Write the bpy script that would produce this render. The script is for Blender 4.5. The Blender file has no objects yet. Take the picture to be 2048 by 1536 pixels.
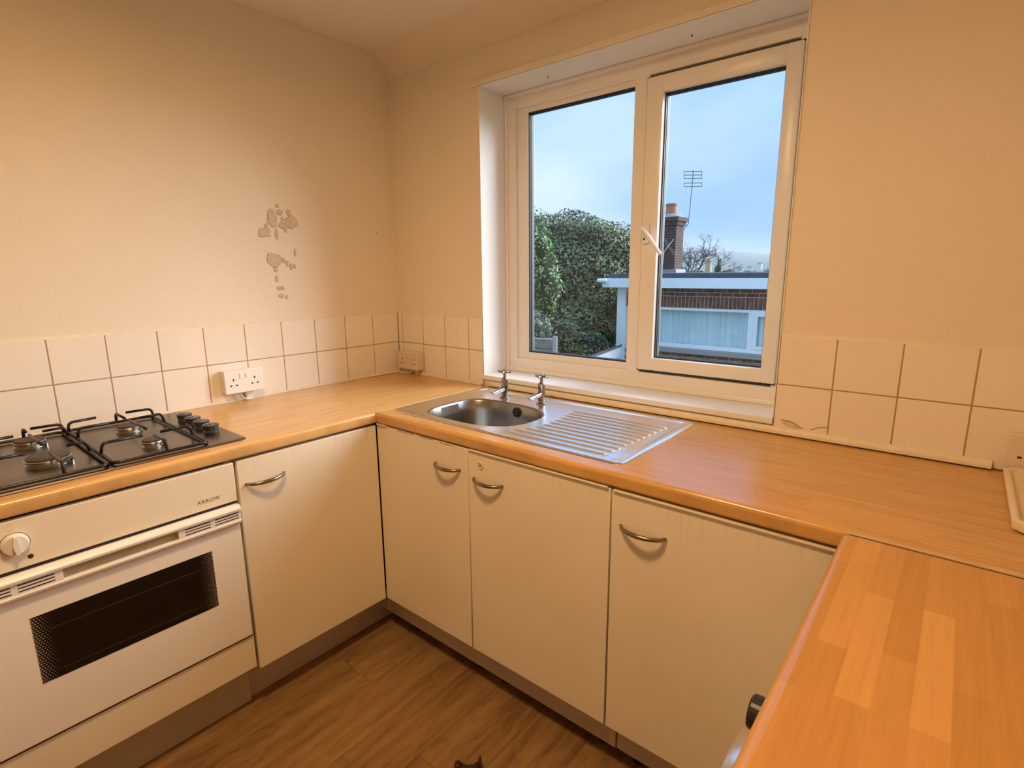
import bpy, bmesh, math, random
from mathutils import Vector, Matrix
random.seed(7)
PI = math.pi
scene = bpy.context.scene
COL = scene.collection

# ------------------------------------------------------------------ camera
CAM = Vector((2.1868, -1.7428, 1.3886))
R_ = Vector((0.77097275, 0.63681292, -0.00838589))
U_ = Vector((-0.12115912, 0.15958565, 0.97972082))
F_ = Vector((-0.62523714, 0.75432203, -0.20019188))
cd = bpy.data.cameras.new('camera'); cam = bpy.data.objects.new('camera', cd); COL.objects.link(cam)
cd.sensor_width = 36; cd.sensor_fit = 'HORIZONTAL'; cd.lens = 1083.65 * 36 / 2048
cd.clip_start = 0.02; cd.clip_end = 3000
m4 = Matrix((R_, U_, -F_)).transposed().to_4x4(); m4.translation = CAM
cam.matrix_world = m4
scene.camera = cam
scene.view_settings.view_transform = 'Standard'
scene.view_settings.look = 'None'
scene.view_settings.gamma = 1
scene.view_settings.use_curve_mapping = False
scene.view_settings.exposure = 0.08

# ------------------------------------------------------------------ world: bright broken overcast
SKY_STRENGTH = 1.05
w = bpy.data.worlds.new('sky'); scene.world = w; w.use_nodes = True
wn = w.node_tree; wn.nodes.clear()
def wnode(t, **kw):
    n = wn.nodes.new(t)
    for k, v in kw.items(): setattr(n, k, v)
    return n
wo = wnode('ShaderNodeOutputWorld'); wb = wnode('ShaderNodeBackground')
tc = wnode('ShaderNodeTexCoord'); mp = wnode('ShaderNodeMapping'); mp.inputs['Scale'].default_value = (1.0, 1.0, 2.2)
mp.inputs['Location'].default_value = (0.35, 0.1, 0.25)
nz = wnode('ShaderNodeTexNoise'); nz.inputs['Scale'].default_value = 1.9; nz.inputs['Detail'].default_value = 4; nz.inputs['Roughness'].default_value = .45
cr = wnode('ShaderNodeValToRGB')
cr.color_ramp.elements[0].position = .47; cr.color_ramp.elements[0].color = (.39, .64, 1.06, 1)
cr.color_ramp.elements[1].position = .90; cr.color_ramp.elements[1].color = (.86, 1.0, 1.20, 1)
wn.links.new(tc.outputs['Generated'], mp.inputs[0]); wn.links.new(mp.outputs[0], nz.inputs['Vector'])
wn.links.new(nz.outputs['Fac'], cr.inputs[0]); wn.links.new(cr.outputs[0], wb.inputs[0])
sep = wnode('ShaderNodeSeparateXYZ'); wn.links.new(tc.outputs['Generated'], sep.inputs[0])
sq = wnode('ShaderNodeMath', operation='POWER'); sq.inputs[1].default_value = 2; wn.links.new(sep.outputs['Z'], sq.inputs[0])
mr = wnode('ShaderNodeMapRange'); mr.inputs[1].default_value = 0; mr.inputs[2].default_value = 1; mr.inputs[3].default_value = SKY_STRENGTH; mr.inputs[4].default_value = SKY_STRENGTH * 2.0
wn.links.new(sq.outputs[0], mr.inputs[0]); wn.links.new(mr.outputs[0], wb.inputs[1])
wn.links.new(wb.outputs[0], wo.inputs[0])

# added soft sun, right of the window view, to brighten left wall and reveal
sd = bpy.data.lights.new('added_sun', 'SUN'); sd.energy = 6.8; sd.angle = math.radians(46); sd.color = (.90, .95, 1.0)
so = bpy.data.objects.new('added_sun', sd); COL.objects.link(so)
so.rotation_euler = Vector((-.55, -.78, -.40)).to_track_quat('-Z', 'Y').to_euler()
so.location = (8, 12, 8)

LAMP_STRENGTH = 206.0
LAMP_COLOR = (1.0, .63, .30, 1)
LAMP_POS = (1.42, -1.40, 2.372)

# ------------------------------------------------------------------ materials
MATS = {}
class NT:
    def __init__(s, name):
        s.m = bpy.data.materials.new(name); s.m.use_nodes = True; s.t = s.m.node_tree
        s.b = s.t.nodes['Principled BSDF']; s.out = s.t.nodes['Material Output']; MATS[name] = s.m
    def n(s, t, **kw):
        x = s.t.nodes.new(t)
        for k, v in kw.items():
            if k.startswith('i_'): x.inputs[k[2:].replace('_', ' ')].default_value = v
            else: setattr(x, k, v)
        return x
    def l(s, a, b): s.t.links.new(a, b)
    def coords(s, scale=(1, 1, 1), rot=(0, 0, 0), rnd=0):
        tc = s.n('ShaderNodeTexCoord'); mp = s.n('ShaderNodeMapping')
        mp.inputs['Scale'].default_value = scale; mp.inputs['Rotation'].default_value = rot
        if rnd:
            oi = s.n('ShaderNodeObjectInfo'); mu = s.n('ShaderNodeVectorMath', operation='SCALE')
            mu.inputs[0].default_value = (rnd, rnd * .7, rnd * .3); s.l(oi.outputs['Random'], mu.inputs['Scale'])
            ad = s.n('ShaderNodeVectorMath', operation='ADD'); s.l(tc.outputs['Object'], ad.inputs[0]); s.l(mu.outputs[0], ad.inputs[1])
            s.l(ad.outputs[0], mp.inputs[0])
        else: s.l(tc.outputs['Object'], mp.inputs[0])
        return mp.outputs[0]
    def noise(s, vec, scale, detail=3, rough=.5):
        x = s.n('ShaderNodeTexNoise'); x.inputs['Scale'].default_value = scale; x.inputs['Detail'].default_value = detail
        x.inputs['Roughness'].default_value = rough; s.l(vec, x.inputs['Vector']); return x.outputs['Fac']
    def ramp(s, fac, *stops):
        r = s.n('ShaderNodeValToRGB'); e = r.color_ramp.elements
        while len(e) < len(stops): e.new(.5)
        for el, (p, c) in zip(e, stops): el.position = p; el.color = (*c, 1)
        s.l(fac, r.inputs[0]); return r.outputs[0]
    def mix(s, fac, a, b, mode='MIX'):
        x = s.n('ShaderNodeMix', data_type='RGBA', blend_type=mode)
        for i, v in ((0, fac), (6, a), (7, b)):
            if isinstance(v, (int, float)): x.inputs[i].default_value = v
            elif isinstance(v, tuple): x.inputs[i].default_value = (*v, 1)
            else: s.l(v, x.inputs[i])
        return x.outputs[2]
    def math(s, op, a, b=0.0):
        x = s.n('ShaderNodeMath', operation=op)
        for i, v in enumerate((a, b)):
            if isinstance(v, (int, float)): x.inputs[i].default_value = v
            else: s.l(v, x.inputs[i])
        return x.outputs[0]
    def bump(s, h, strength=.2, dist=.002):
        x = s.n('ShaderNodeBump'); x.inputs['Strength'].default_value = strength; x.inputs['Distance'].default_value = dist
        s.l(h, x.inputs['Height']); s.l(x.outputs[0], s.b.inputs['Normal'])
    def set(s, color=None, rough=.5, metal=0, spec=None):
        if color is not None:
            if isinstance(color, tuple): s.b.inputs['Base Color'].default_value = (*color, 1)
            else: s.l(color, s.b.inputs['Base Color'])
        s.b.inputs['Roughness'].default_value = rough; s.b.inputs['Metallic'].default_value = metal
        if spec is not None: s.b.inputs['Specular IOR Level'].default_value = spec
        return s.m

def plain(name, c, rough=.5, metal=0, var=.06, scale=30, spec=None, bump=0):
    t = NT(name); v = t.coords(rnd=3); f = t.noise(v, scale)
    a = tuple(max(0, x * (1 - var)) for x in c); b = tuple(min(1, x * (1 + var)) for x in c)
    t.set(t.ramp(f, (.3, a), (.7, b)), rough, metal, spec)
    if bump: t.bump(f, bump)
    return t.m

def paint(name, c, grain=190, bs=.22):
    t = NT(name); v = t.coords(); f = t.noise(v, grain, 2, .6); big = t.noise(v, 1.7, 3)
    a = tuple(x * .965 for x in c)
    t.set(t.ramp(big, (.35, a), (.65, c)), .62, 0, .3); t.bump(f, bs, .0015); return t.m

CREAM = (.84, .75, .60)
paint('wall_paint', (.85, .765, .63), 230, .55); paint('ceiling_paint', (.90, .84, .74), 120, .15)
paint('reveal_paint', (.86, .86, .85), 150, .1)
plain('tile_glaze', (.87, .80, .70), .22, 0, .025, 4, .5)
plain('grout', (.42, .29, .17), .85)
plain('caulk', (.80, .70, .54), .5)
plain('upvc', (.87, .84, .80), .32, 0, .02, 5)
plain('gasket', (.012, .012, .014), .5)
plain('socket_white', (.86, .82, .78), .35, 0, .02)
plain('socket_cream', (.74, .62, .46), .4, 0, .03)
plain('dark_slot', (.015, .010, .008), .6)
plain('oven_white', (.85, .80, .73), .35, 0, .015, 6)
plain('oven_panel', (.82, .73, .58), .38, 0, .02, 6)
plain('shade_olive', (.40, .33, .20), .45)  # shade of the oven handle recess put into the colour
plain('knob_white', (.83, .80, .75), .3, 0, .02)
plain('print_grey', (.23, .17, .11), .6)
plain('print_pale', (.55, .45, .33), .6)
plain('hob_black', (.010, .007, .007), .34, 0, .2, 60)
plain('knob_black', (.045, .05, .055), .25, 0, .1, 30)
plain('burner_cap', (.055, .048, .036), .55, 0, .3, 40)
plain('plinth_board', (.50, .41, .33), .5, 0, .05, 8)
plain('carcass', (.70, .60, .45), .6)
plain('dark_plastic', (.02, .014, .012), .35)
plain('brown_plastic', (.045, .018, .010), .3)
plain('tray_plastic', (.80, .67, .47), .3, 0, .03)
plain('appliance_white', (.82, .82, .82), .3, 0, .01)
plain('plaster_bare', (.64, .54, .40), .85, 0, .1, 90)
plain('paint_rim', (.40, .30, .19), .8, 0, .1, 90)
plain('cable_white', (.78, .72, .62), .45)
plain('red_lamp', (.10, .01, .008), .2)
plain('recess_dark', (.05, .035, .02), .8)

def metal(name, c, rough, scale=(1, 1, 1), bs=.0):
    t = NT(name); v = t.coords(); f = t.noise(v, 2.5, 1)
    t.set(t.ramp(f, (.3, tuple(x * .97 for x in c)), (.7, c)), rough, 1)
    r = t.n('ShaderNodeMapRange'); r.inputs[3].default_value = rough * .95; r.inputs[4].default_value = rough * 1.06
    t.l(f, r.inputs[0]); t.l(r.outputs[0], t.b.inputs['Roughness'])
    return t.m
metal('steel', (.84, .84, .85), .27, (1, 14, 14)); metal('steel_bowl_shaded', (.34, .33, .315), .31, (1, 14, 14))  # bowl gets a darkened copy of the steel, its inner shade in the colour
metal('hob_steel', (.21, .175, .145), .30, (12, 1, 1)); metal('chrome', (.42, .42, .43), .09)
metal('pewter', (.30, .255, .20), .24); metal('burner_alu', (.52, .50, .46), .35)

def beech(name, rot, row, width, a, b, contrast, grain):
    t = NT(name); v = t.coords(rot=(0, 0, rot))
    br = t.n('ShaderNodeTexBrick', offset=.37, offset_frequency=2, squash=1.35, squash_frequency=3)
    br.inputs['Color1'].default_value = (0, 0, 0, 1); br.inputs['Color2'].default_value = (1, 1, 1, 1)
    br.inputs['Scale'].default_value = 1; br.inputs['Mortar Size'].default_value = 0; br.inputs['Bias'].default_value = 0
    br.inputs['Brick Width'].default_value = width; br.inputs['Row Height'].default_value = row
    t.l(v, br.inputs['Vector'])
    blk = t.ramp(br.outputs['Color'], (0, a), (1, b))
    mid = tuple((x + y) / 2 for x, y in zip(a, b))
    blk = t.mix(contrast, mid, blk)
    mp = t.n('ShaderNodeMapping'); mp.inputs['Scale'].default_value = (5, 120, 1); t.l(v, mp.inputs[0])
    g = t.noise(mp.outputs[0], 1, 5, .65)
    dark = tuple(x * .62 for x in a); lite = tuple(min(1, x * 1.12) for x in b)
    gr = t.ramp(g, (.30, dark), (.5, mid), (.72, lite))
    fleck = t.mix(grain, blk, gr)
    t.set(fleck, .25, 0, .6); return t.m
BA = (.50, .235, .055); BB = (.74, .40, .13)
beech('beech_left', PI / 2, .021, .22, (.56, .31, .105), (.76, .48, .20), .55, .45)
beech('beech_back', 0, .021, .22, (.54, .275, .08), (.71, .41, .145), .55, .42)
beech('beech_right', PI / 2, .036, .27, BA, BB, .70, .16)
plain('beech_strip', (.60, .42, .24), .35, 0, .05)

def door_mat():
    t = NT('door_foil'); v = t.coords(); c = CREAM
    big = t.noise(v, 2.5, 3)
    base = t.ramp(big, (.35, (.80, .70, .54)), (.65, c))
    mp = t.n('ShaderNodeMapping'); mp.inputs['Scale'].default_value = (95, 95, 5); t.l(v, mp.inputs[0])
    st = t.noise(mp.outputs[0], 1, 2)
    sx = t.n('ShaderNodeSeparateXYZ'); t.l(v, sx.inputs[0])
    patch = t.noise(v, 6, 2)
    hh = t.math('SUBTRACT', sx.outputs['Z'], t.math('MULTIPLY', patch, .22))
    mr = t.n('ShaderNodeMapRange'); mr.inputs[1].default_value = .655; mr.inputs[2].default_value = .745; t.l(hh, mr.inputs[0])
    m = t.math('MULTIPLY', mr.outputs[0], t.ramp(st, (.54, (0, 0, 0)), (.64, (1, 1, 1))))
    col = t.mix(t.math('MULTIPLY', m, .30), base, (.62, .49, .32))
    t.set(col, .48, 0, .4); t.bump(st, .03); return t.m
door_mat()

def floor_mat():
    t = NT('floor_oak'); v = t.coords(rnd=9)
    wp = t.n('ShaderNodeMapping'); wp.inputs['Scale'].default_value = (7, 1.5, 1); t.l(v, wp.inputs[0])
    warp = t.noise(wp.outputs[0], 1.0, 3, .55)
    rings = t.math('FRACT', t.math('MULTIPLY', warp, 11))
    f1 = t.n('ShaderNodeMapping'); f1.inputs['Scale'].default_value = (150, 7, 1); t.l(v, f1.inputs[0]); fine = t.noise(f1.outputs[0], 1, 5, .7)
    f2 = t.n('ShaderNodeMapping'); f2.inputs['Scale'].default_value = (22, 1.9, 1); t.l(v, f2.inputs[0]); mid = t.noise(f2.outputs[0], 1, 4, .6)
    c1 = t.ramp(rings, (0, (0.136, 0.069, 0.022)), (.35, (0.288, 0.168, 0.067)), (.9, (0.344, 0.207, 0.089)), (1, (0.152, 0.078, 0.026)))
    c2 = t.ramp(fine, (.34, (0.096, 0.045, 0.013)), (.52, (0.288, 0.164, 0.065)), (.7, (0.400, 0.250, 0.115)))
    c3 = t.ramp(mid, (.32, (0.120, 0.058, 0.018)), (.52, (0.288, 0.164, 0.065)), (.72, (0.416, 0.257, 0.118)))
    col = t.mix(.5, t.mix(.5, c2, c1), c3)
    oi = t.n('ShaderNodeObjectInfo'); tint = t.ramp(oi.outputs['Random'], (0, (.95, .92, .88)), (1, (1.0, 1.0, 1.0)))
    t.set(t.mix(1.0, col, tint, 'MULTIPLY'), .42, 0, .4); t.bump(fine, .06); return t.m
floor_mat()

def glass_mat():
    t = NT('window_glass'); t.t.nodes.remove(t.b)
    tr = t.n('ShaderNodeBsdfTransparent'); tr.inputs[0].default_value = (.985, .99, .99, 1)
    gl = t.n('ShaderNodeBsdfGlossy'); gl.inputs['Roughness'].default_value = .01
    fr = t.n('ShaderNodeFresnel'); fr.inputs[0].default_value = 1.5
    nz = t.noise(t.coords(), 3, 2)
    ge = t.n('ShaderNodeNewGeometry'); front = t.math('SUBTRACT', 1.0, ge.outputs['Backfacing'])
    f2 = t.math('MULTIPLY', t.math('MULTIPLY', fr.outputs[0], front), t.math('ADD', t.math('MULTIPLY', nz, .2), .9))
    mx = t.n('ShaderNodeMixShader'); t.l(f2, mx.inputs[0]); t.l(tr.outputs[0], mx.inputs[1]); t.l(gl.outputs[0], mx.inputs[2])
    t.l(mx.outputs[0], t.out.inputs[0])
glass_mat()

def oven_glass():
    # black glass with a printed dot screen that fades in from both ends
    t = NT('oven_glass'); v = t.coords()
    s = t.n('ShaderNodeSeparateXYZ'); t.l(v, s.inputs[0]); Y, Z = s.outputs['Y'], s.outputs['Z']
    pitch = .0062
    zi = t.math('FLOOR', t.math('DIVIDE', Z, pitch)); sh = t.math('MULTIPLY', t.math('MODULO', zi, 2), .5)
    fy = t.math('SUBTRACT', t.math('FRACT', t.math('ADD', t.math('DIVIDE', Y, pitch), sh)), .5)
    fz = t.math('SUBTRACT', t.math('FRACT', t.math('DIVIDE', Z, pitch)), .5)
    d = t.math('SQRT', t.math('ADD', t.math('MULTIPLY', fy, fy), t.math('MULTIPLY', fz, fz)))
    e = t.math('ABSOLUTE', t.math('ADD', Y, 1.393))
    mr = t.n('ShaderNodeMapRange'); mr.inputs[1].default_value = .158; mr.inputs[2].default_value = .203
    mr.inputs[3].default_value = 0; mr.inputs[4].default_value = .42; t.l(e, mr.inputs[0])
    dot = t.math('LESS_THAN', d, mr.outputs[0])
    t.set(t.mix(dot, (.006, .004, .003), (.26, .22, .17)), .08, 0, .5)
oven_glass()

def brickmat(name, a, b, mort, sc, axis='XZ'):
    t = NT(name); v = t.coords()
    s = t.n('ShaderNodeSeparateXYZ'); t.l(v, s.inputs[0]); c = t.n('ShaderNodeCombineXYZ')
    t.l(t.math('ADD', s.outputs['X'], s.outputs['Y']), c.inputs[0]); t.l(s.outputs['Z'], c.inputs[1])
    br = t.n('ShaderNodeTexBrick'); br.inputs['Color1'].default_value = (*a, 1); br.inputs['Color2'].default_value = (*b, 1)
    br.inputs['Mortar'].default_value = (*mort, 1); br.inputs['Scale'].default_value = 1
    br.inputs['Brick Width'].default_value = .225 * sc; br.inputs['Row Height'].default_value = .075 * sc; br.inputs['Mortar Size'].default_value = .008 * sc
    t.l(c.outputs[0], br.inputs['Vector'])
    n = t.noise(v, 5, 3)
    t.set(t.mix(t.math('MULTIPLY', n, .5), br.outputs['Color'], (.10, .07, .06)), .85, 0, .2)
brickmat('brick_wall', (.20, .085, .055), (.13, .06, .045), (.38, .32, .28), 1)
brickmat('brick_chimney', (.17, .075, .05), (.07, .055, .045), (.20, .17, .15), 1)
plain('brick_piece', (.20, .085, .055), .85, 0, .45, 9)
plain('mortar', (.72, .66, .60), .9)
plain('white_pvc', (.92, .93, .93), .4, 0, .04, 3)
plain('felt_grey', (.10, .10, .115), .8, 0, .2, 8)
plain('terracotta', (.50, .22, .13), .8, 0, .12, 6)
plain('buff_clay', (.62, .45, .24), .8)
plain('lead', (.33, .36, .40), .6)
plain('aerial_metal', (.20, .22, .25), .5)
plain('bark', (.10, .075, .06), .9, 0, .3, 12)
plain('twig', (.16, .13, .12), .9)
plain('fence_wood', (.24, .20, .15), .85, 0, .2, 14)
plain('concrete_post', (.36, .34, .31), .9)
plain('render_grey', (.40, .39, .37), .9, 0, .08, 6)
plain('ground_green', (.10, .13, .05), .95, 0, .3, 2)
plain('hill_green', (.085, .12, .07), .95, 0, .35, .02)
plain('far_white', (.75, .74, .70), .8)
plain('exterior_render', (.55, .52, .47), .9)
def leafmat(name, a, b):
    t = NT(name); v = t.coords(); f = t.noise(v, 2.3, 4, .6); g = t.noise(v, 14, 2)
    t.set(t.ramp(t.math('ADD', t.math('MULTIPLY', f, .6), t.math('MULTIPLY', g, .4)), (.35, a), (.65, b)), .45, 0, .5)
leafmat('leaf_dark', (.07, .105, .036), (.30, .34, .165))
leafmat('leaf_bright', (.10, .22, .05), (.22, .38, .10))
leafmat('leaf_grey', (.12, .17, .11), (.26, .33, .23))
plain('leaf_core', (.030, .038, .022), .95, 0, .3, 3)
def curtain():
    t = NT('net_curtain'); v = t.coords((14, 1, .6)); f = t.noise(v, 1, 3)
    t.set(t.ramp(f, (.3, (.58, .74, .76)), (.7, (.72, .87, .88))), .8)
curtain()

# ------------------------------------------------------------------ mesh helpers
def B(): return bmesh.new()
def box(bm, x0, x1, y0, y1, z0, z1, bev=0, seg=1):
    if x0 > x1: x0, x1 = x1, x0
    if y0 > y1: y0, y1 = y1, y0
    if z0 > z1: z0, z1 = z1, z0
    r = bmesh.ops.create_cube(bm, size=1)
    vs = r['verts']
    for v in vs: v.co = Vector((x0 + (v.co.x + .5) * (x1 - x0), y0 + (v.co.y + .5) * (y1 - y0), z0 + (v.co.z + .5) * (z1 - z0)))
    if bev:
        es = list({e for v in vs for e in v.link_edges})
        bmesh.ops.bevel(bm, geom=es, offset=bev, segments=seg, profile=.5, affect='EDGES')
    return bm
def lathe(bm, c, prof, n=24, axis='z'):
    c = Vector(c); rings = []
    for r, h in prof:
        ring = []
        for i in range(n):
            a = 2 * PI * i / n; p = (r * math.cos(a), r * math.sin(a), h)
            if axis == 'x': p = (h, p[0], p[1])
            elif axis == 'y': p = (p[0], h, p[1])
            ring.append(bm.verts.new(c + Vector(p)))
        rings.append(ring)
    for a, b in zip(rings, rings[1:]):
        for i in range(n): bm.faces.new((a[i], a[(i + 1) % n], b[(i + 1) % n], b[i]))
    if prof[0][0] > 1e-6: bm.faces.new(rings[0][::-1])
    if prof[-1][0] > 1e-6: bm.faces.new(rings[-1])
    return bm
def smooth_path(pts, rad=.012, n=4):
    pts = [Vector(p) for p in pts]; out = [pts[0]]
    for a, b, c in zip(pts, pts[1:], pts[2:]):
        r = min(rad, (b - a).length * .45, (c - b).length * .45)
        p = b + (a - b).normalized() * r; q = b + (c - b).normalized() * r
        for i in range(n + 1):
            t = i / n; out.append((1 - t) ** 2 * p + 2 * t * (1 - t) * b + t * t * q)
    out.append(pts[-1]); return out
def tube(bm, pts, rad, n=8, closed=False, flat=1.0):
    pts = [Vector(p) for p in pts]; N = len(pts)
    rads = rad if isinstance(rad, (list, tuple)) else [rad] * N
    rings = []; ref = None
    for i, p in enumerate(pts):
        if closed: t = pts[(i + 1) % N] - pts[i - 1]
        else: t = pts[min(i + 1, N - 1)] - pts[max(i - 1, 0)]
        t.normalize()
        if ref is None: ref = t.orthogonal().normalized() if abs(t.z) > .9 else Vector((0, 0, 1)).cross(t).normalized()
        ref = (ref - t * ref.dot(t)).normalized(); o = t.cross(ref)
        rings.append([bm.verts.new(p + rads[i] * (math.cos(2 * PI * k / n) * ref + flat * math.sin(2 * PI * k / n) * o)) for k in range(n)])
    rr = list(zip(rings, rings[1:])) + ([(rings[-1], rings[0])] if closed else [])
    for a, b in rr:
        for k in range(n): bm.faces.new((a[k], a[(k + 1) % n], b[(k + 1) % n], b[k]))
    if not closed: bm.faces.new(rings[0][::-1]); bm.faces.new(rings[-1])
    return bm
def prism(bm, outline, axis, a, b):
    # outline: 2D points; axis x -> (y,z), y -> (x,z), z -> (x,y)
    def P(u, v, h): return {'x': (h, u, v), 'y': (u, h, v), 'z': (u, v, h)}[axis]
    A = [bm.verts.new(P(u, v, a)) for u, v in outline]; Bq = [bm.verts.new(P(u, v, b)) for u, v in outline]; n = len(outline)
    bm.faces.new(A); bm.faces.new(Bq[::-1])
    for i in range(n): bm.faces.new((A[i], A[(i + 1) % n], Bq[(i + 1) % n], Bq[i]))
    bmesh.ops.recalc_face_normals(bm, faces=bm.faces)
    return bm
def rrect(x0, x1, y0, y1, r, n=6):
    out = []
    for cx, cy, a0 in ((x1 - r, y1 - r, 0), (x0 + r, y1 - r, 90), (x0 + r, y0 + r, 180), (x1 - r, y0 + r, 270)):
        for i in range(n + 1):
            a = math.radians(a0 + 90 * i / n); out.append((cx + r * math.cos(a), cy + r * math.sin(a)))
    return out
def obj(name, bm, mat, parent=None, smooth=False, kind=None, label=None):
    me = bpy.data.meshes.new(name)
    bmesh.ops.recalc_face_normals(bm, faces=bm.faces)
    bm.to_mesh(me); bm.free()
    return mobj(name, me, mat, parent, smooth, kind, label)
def mobj(name, me, mat, parent=None, smooth=False, kind=None, label=None):
    if not me.materials: me.materials.append(MATS[mat])
    if smooth:
        me.shade_smooth()
        if smooth != 'all':
            me.set_sharp_from_angle(angle=math.radians(38))
            ar = sorted(p.area for p in me.polygons)
            if ar and ar[-1] > 20 * ar[len(ar) // 2]:      # bevelled slabs keep flat main faces
                for p in me.polygons:
                    if p.area > .05 * ar[-1]: p.use_smooth = False
    o = bpy.data.objects.new(name, me); COL.objects.link(o)
    if parent is not None: attach(o, parent)
    if kind: o['kind'] = kind
    if label: o['label'] = label
    return o
def root_loc(p):
    # parts are modelled in world space: only an Empty root carries an offset
    return Vector((0, 0, 0)) if p.parent is not None else p.location.copy()
def attach(o, parent):
    o.parent = parent
    o.matrix_parent_inverse = Matrix.Translation(-root_loc(parent))
def thing(name, label, cat, loc, group=None):
    o = bpy.data.objects.new(name, None); COL.objects.link(o); o.location = loc; o.empty_display_size = .05
    return tag(o, label, cat, group)
def tag(o, label, cat, group=None, kind=None):
    o['label'] = label; o['category'] = cat
    if group: o['group'] = group
    if kind: o['kind'] = kind
    return o
def struct(name, bm, mat, label=None, **k):
    return obj(name, bm, mat, kind='structure', label=label, **k)

# ------------------------------------------------------------------ room shell
XR, YF, ZC = 2.664, -3.0, 2.372        # right wall, front wall, ceiling
WX0, WX1, WZ0, WZ1 = .577, 1.779, .948, 2.127   # window opening
T = .006
wall_left = struct('wall_left', box(B(), -.15, -T, YF - .1, .30, -.1, ZC + .1), 'wall_paint', 'cream painted left wall with white tiles above the worktop')
bm = B()
for a in ((-T, WX0, -.1, ZC + .1), (WX1, XR + .15, -.1, ZC + .1), (WX0, WX1, -.1, WZ0 - .018), (WX0, WX1, WZ1, ZC + .1)):
    box(bm, a[0], a[1], T, .30, a[2], a[3])
wall_back = struct('wall_back', bm, 'wall_paint', 'cream painted window wall with tile splashback')
struct('wall_right', box(B(), XR, XR + .15, YF - .1, T, -.1, ZC + .1), 'wall_paint', 'cream painted right wall')
struct('wall_front', box(B(), -T, XR, YF - .15, YF, -.1, ZC + .1), 'wall_paint', 'cream painted wall behind the camera')
struct('ceiling', box(B(), -T, XR, YF, T, ZC, ZC + .1), 'ceiling_paint', 'cream painted ceiling')
floor = struct('floor', box(B(), -T, XR, YF, T, -.1, -.004), 'recess_dark', 'oak effect plank floor')
# floor planks run along y
pw, pl = .178, 1.22
pbm = box(B(), 0, pw - .0006, 0, pl - .0006, -.006, 0, .0008); pme = bpy.data.meshes.new('plank'); pbm.to_mesh(pme); pbm.free(); pme.materials.append(MATS['floor_oak'])
for i in range(10):
    off = (i * .437) % pl
    for j in range(-1, 3):
        y1 = -.36 - off + pl - j * pl
        y0 = y1 - pl
        if y0 > -.4 or y1 < YF: continue
        o = bpy.data.objects.new('plank', pme); COL.objects.link(o); o.parent = floor
        o.location = (.40 + i * pw, y0, 0)
        if y1 > -.02 or y0 < YF + .01:
            s0, s1 = max(y0, YF + .002), min(y1, -.02); o.location.y = s0; o.scale.y = (s1 - s0) / pl
# coving along the window wall
cov = [(T, ZC), (T, 2.266), (-.002, 2.266)]
for i in range(9):
    a = i / 8 * PI / 2
    cov.append((-.080 + .078 * math.cos(a), 2.268 + .100 * math.sin(a)))
cov += [(-.082, ZC)]
struct('trim_1', prism(B(), cov, 'x', -T, XR), 'wall_paint', 'plain cove moulding between window wall and ceiling', smooth=True)
struct('trim_2', box(B(), .535, 1.81, -.006, T, 2.128, 2.149, .002), 'wall_paint', 'thin painted batten above the window')

# ------------------------------------------------------------------ tiles
PT = .1528; Z0, Z1, Z2 = .902, 1.0543, 1.2008; G = .0017
def tile_mesh(w, h):
    bm = box(B(), -w / 2, w / 2, -h / 2, h / 2, 0, T - .0005, .0014, 2)
    me = bpy.data.meshes.new('tile'); bm.to_mesh(me); bm.free(); me.materials.append(MATS['tile_glaze']); me.shade_smooth()
    
    for p in me.polygons:
        if p.area > .3 * w * h: p.use_smooth = False
    return me
cache = {}
def tile(par, side, a0, a1, z0, z1):
    w, h = round(a1 - a0 - 2 * G, 4), round(z1 - z0 - 2 * G, 4)
    me = cache.setdefault((w, h), None) or tile_mesh(w, h); cache[(w, h)] = me
    o = bpy.data.objects.new('tile', me); COL.objects.link(o); o.parent = par
    jr = random.uniform(-.0004, .0)
    if side == 'left':   # local x->-y? use +y, local y->z, normal +x
        o.matrix_basis = Matrix(((0, 0, 1, -T + jr), (1, 0, 0, (a0 + a1) / 2), (0, 1, 0, (z0 + z1) / 2), (0, 0, 0, 1)))
    else:                # normal -y, local x -> +x
        o.matrix_basis = Matrix(((1, 0, 0, (a0 + a1) / 2), (0, 0, -1, T - jr), (0, 1, 0, (z0 + z1) / 2), (0, 0, 0, 1)))
for k in range(14):
    for z0, z1 in ((Z0, Z1), (Z1, Z2)): tile(wall_left, 'left', -(k + 1) * PT, -k * PT, z0, z1)
obj('grout', box(B(), -T, -.0018, -14 * PT, 0, Z0, Z2 - .001), 'grout', wall_left)
xs = [0, .0321, .0321 + PT, .0321 + 2 * PT, .0321 + 3 * PT, WX0 - .001]
xr = [WX1 + .001, 1.927, 1.927 + PT, 1.927 + 2 * PT, 1.927 + 3 * PT, 1.927 + 4 * PT, XR - .001]
for L in (xs, xr):
    for a, b in zip(L, L[1:]):
        for z0, z1 in ((Z0, Z1), (Z1, Z2)): tile(wall_back, 'back', a, b, z0, z1)
    obj('grout', box(B(), L[0], L[-1], .0018, T, Z0, Z2 - .001), 'grout', wall_back)
    obj('caulk_line', prism(B(), [(T, Z2 - .002), (.0008, Z2 - .002), (T, Z2 + .006)], 'x', L[0], L[-1]), 'caulk', wall_back)
obj('caulk_line', prism(B(), [(-T, Z2 - .002), (-.0008, Z2 - .002), (-T, Z2 + .006)], 'y', -14 * PT, 0), 'caulk', wall_left)
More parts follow.
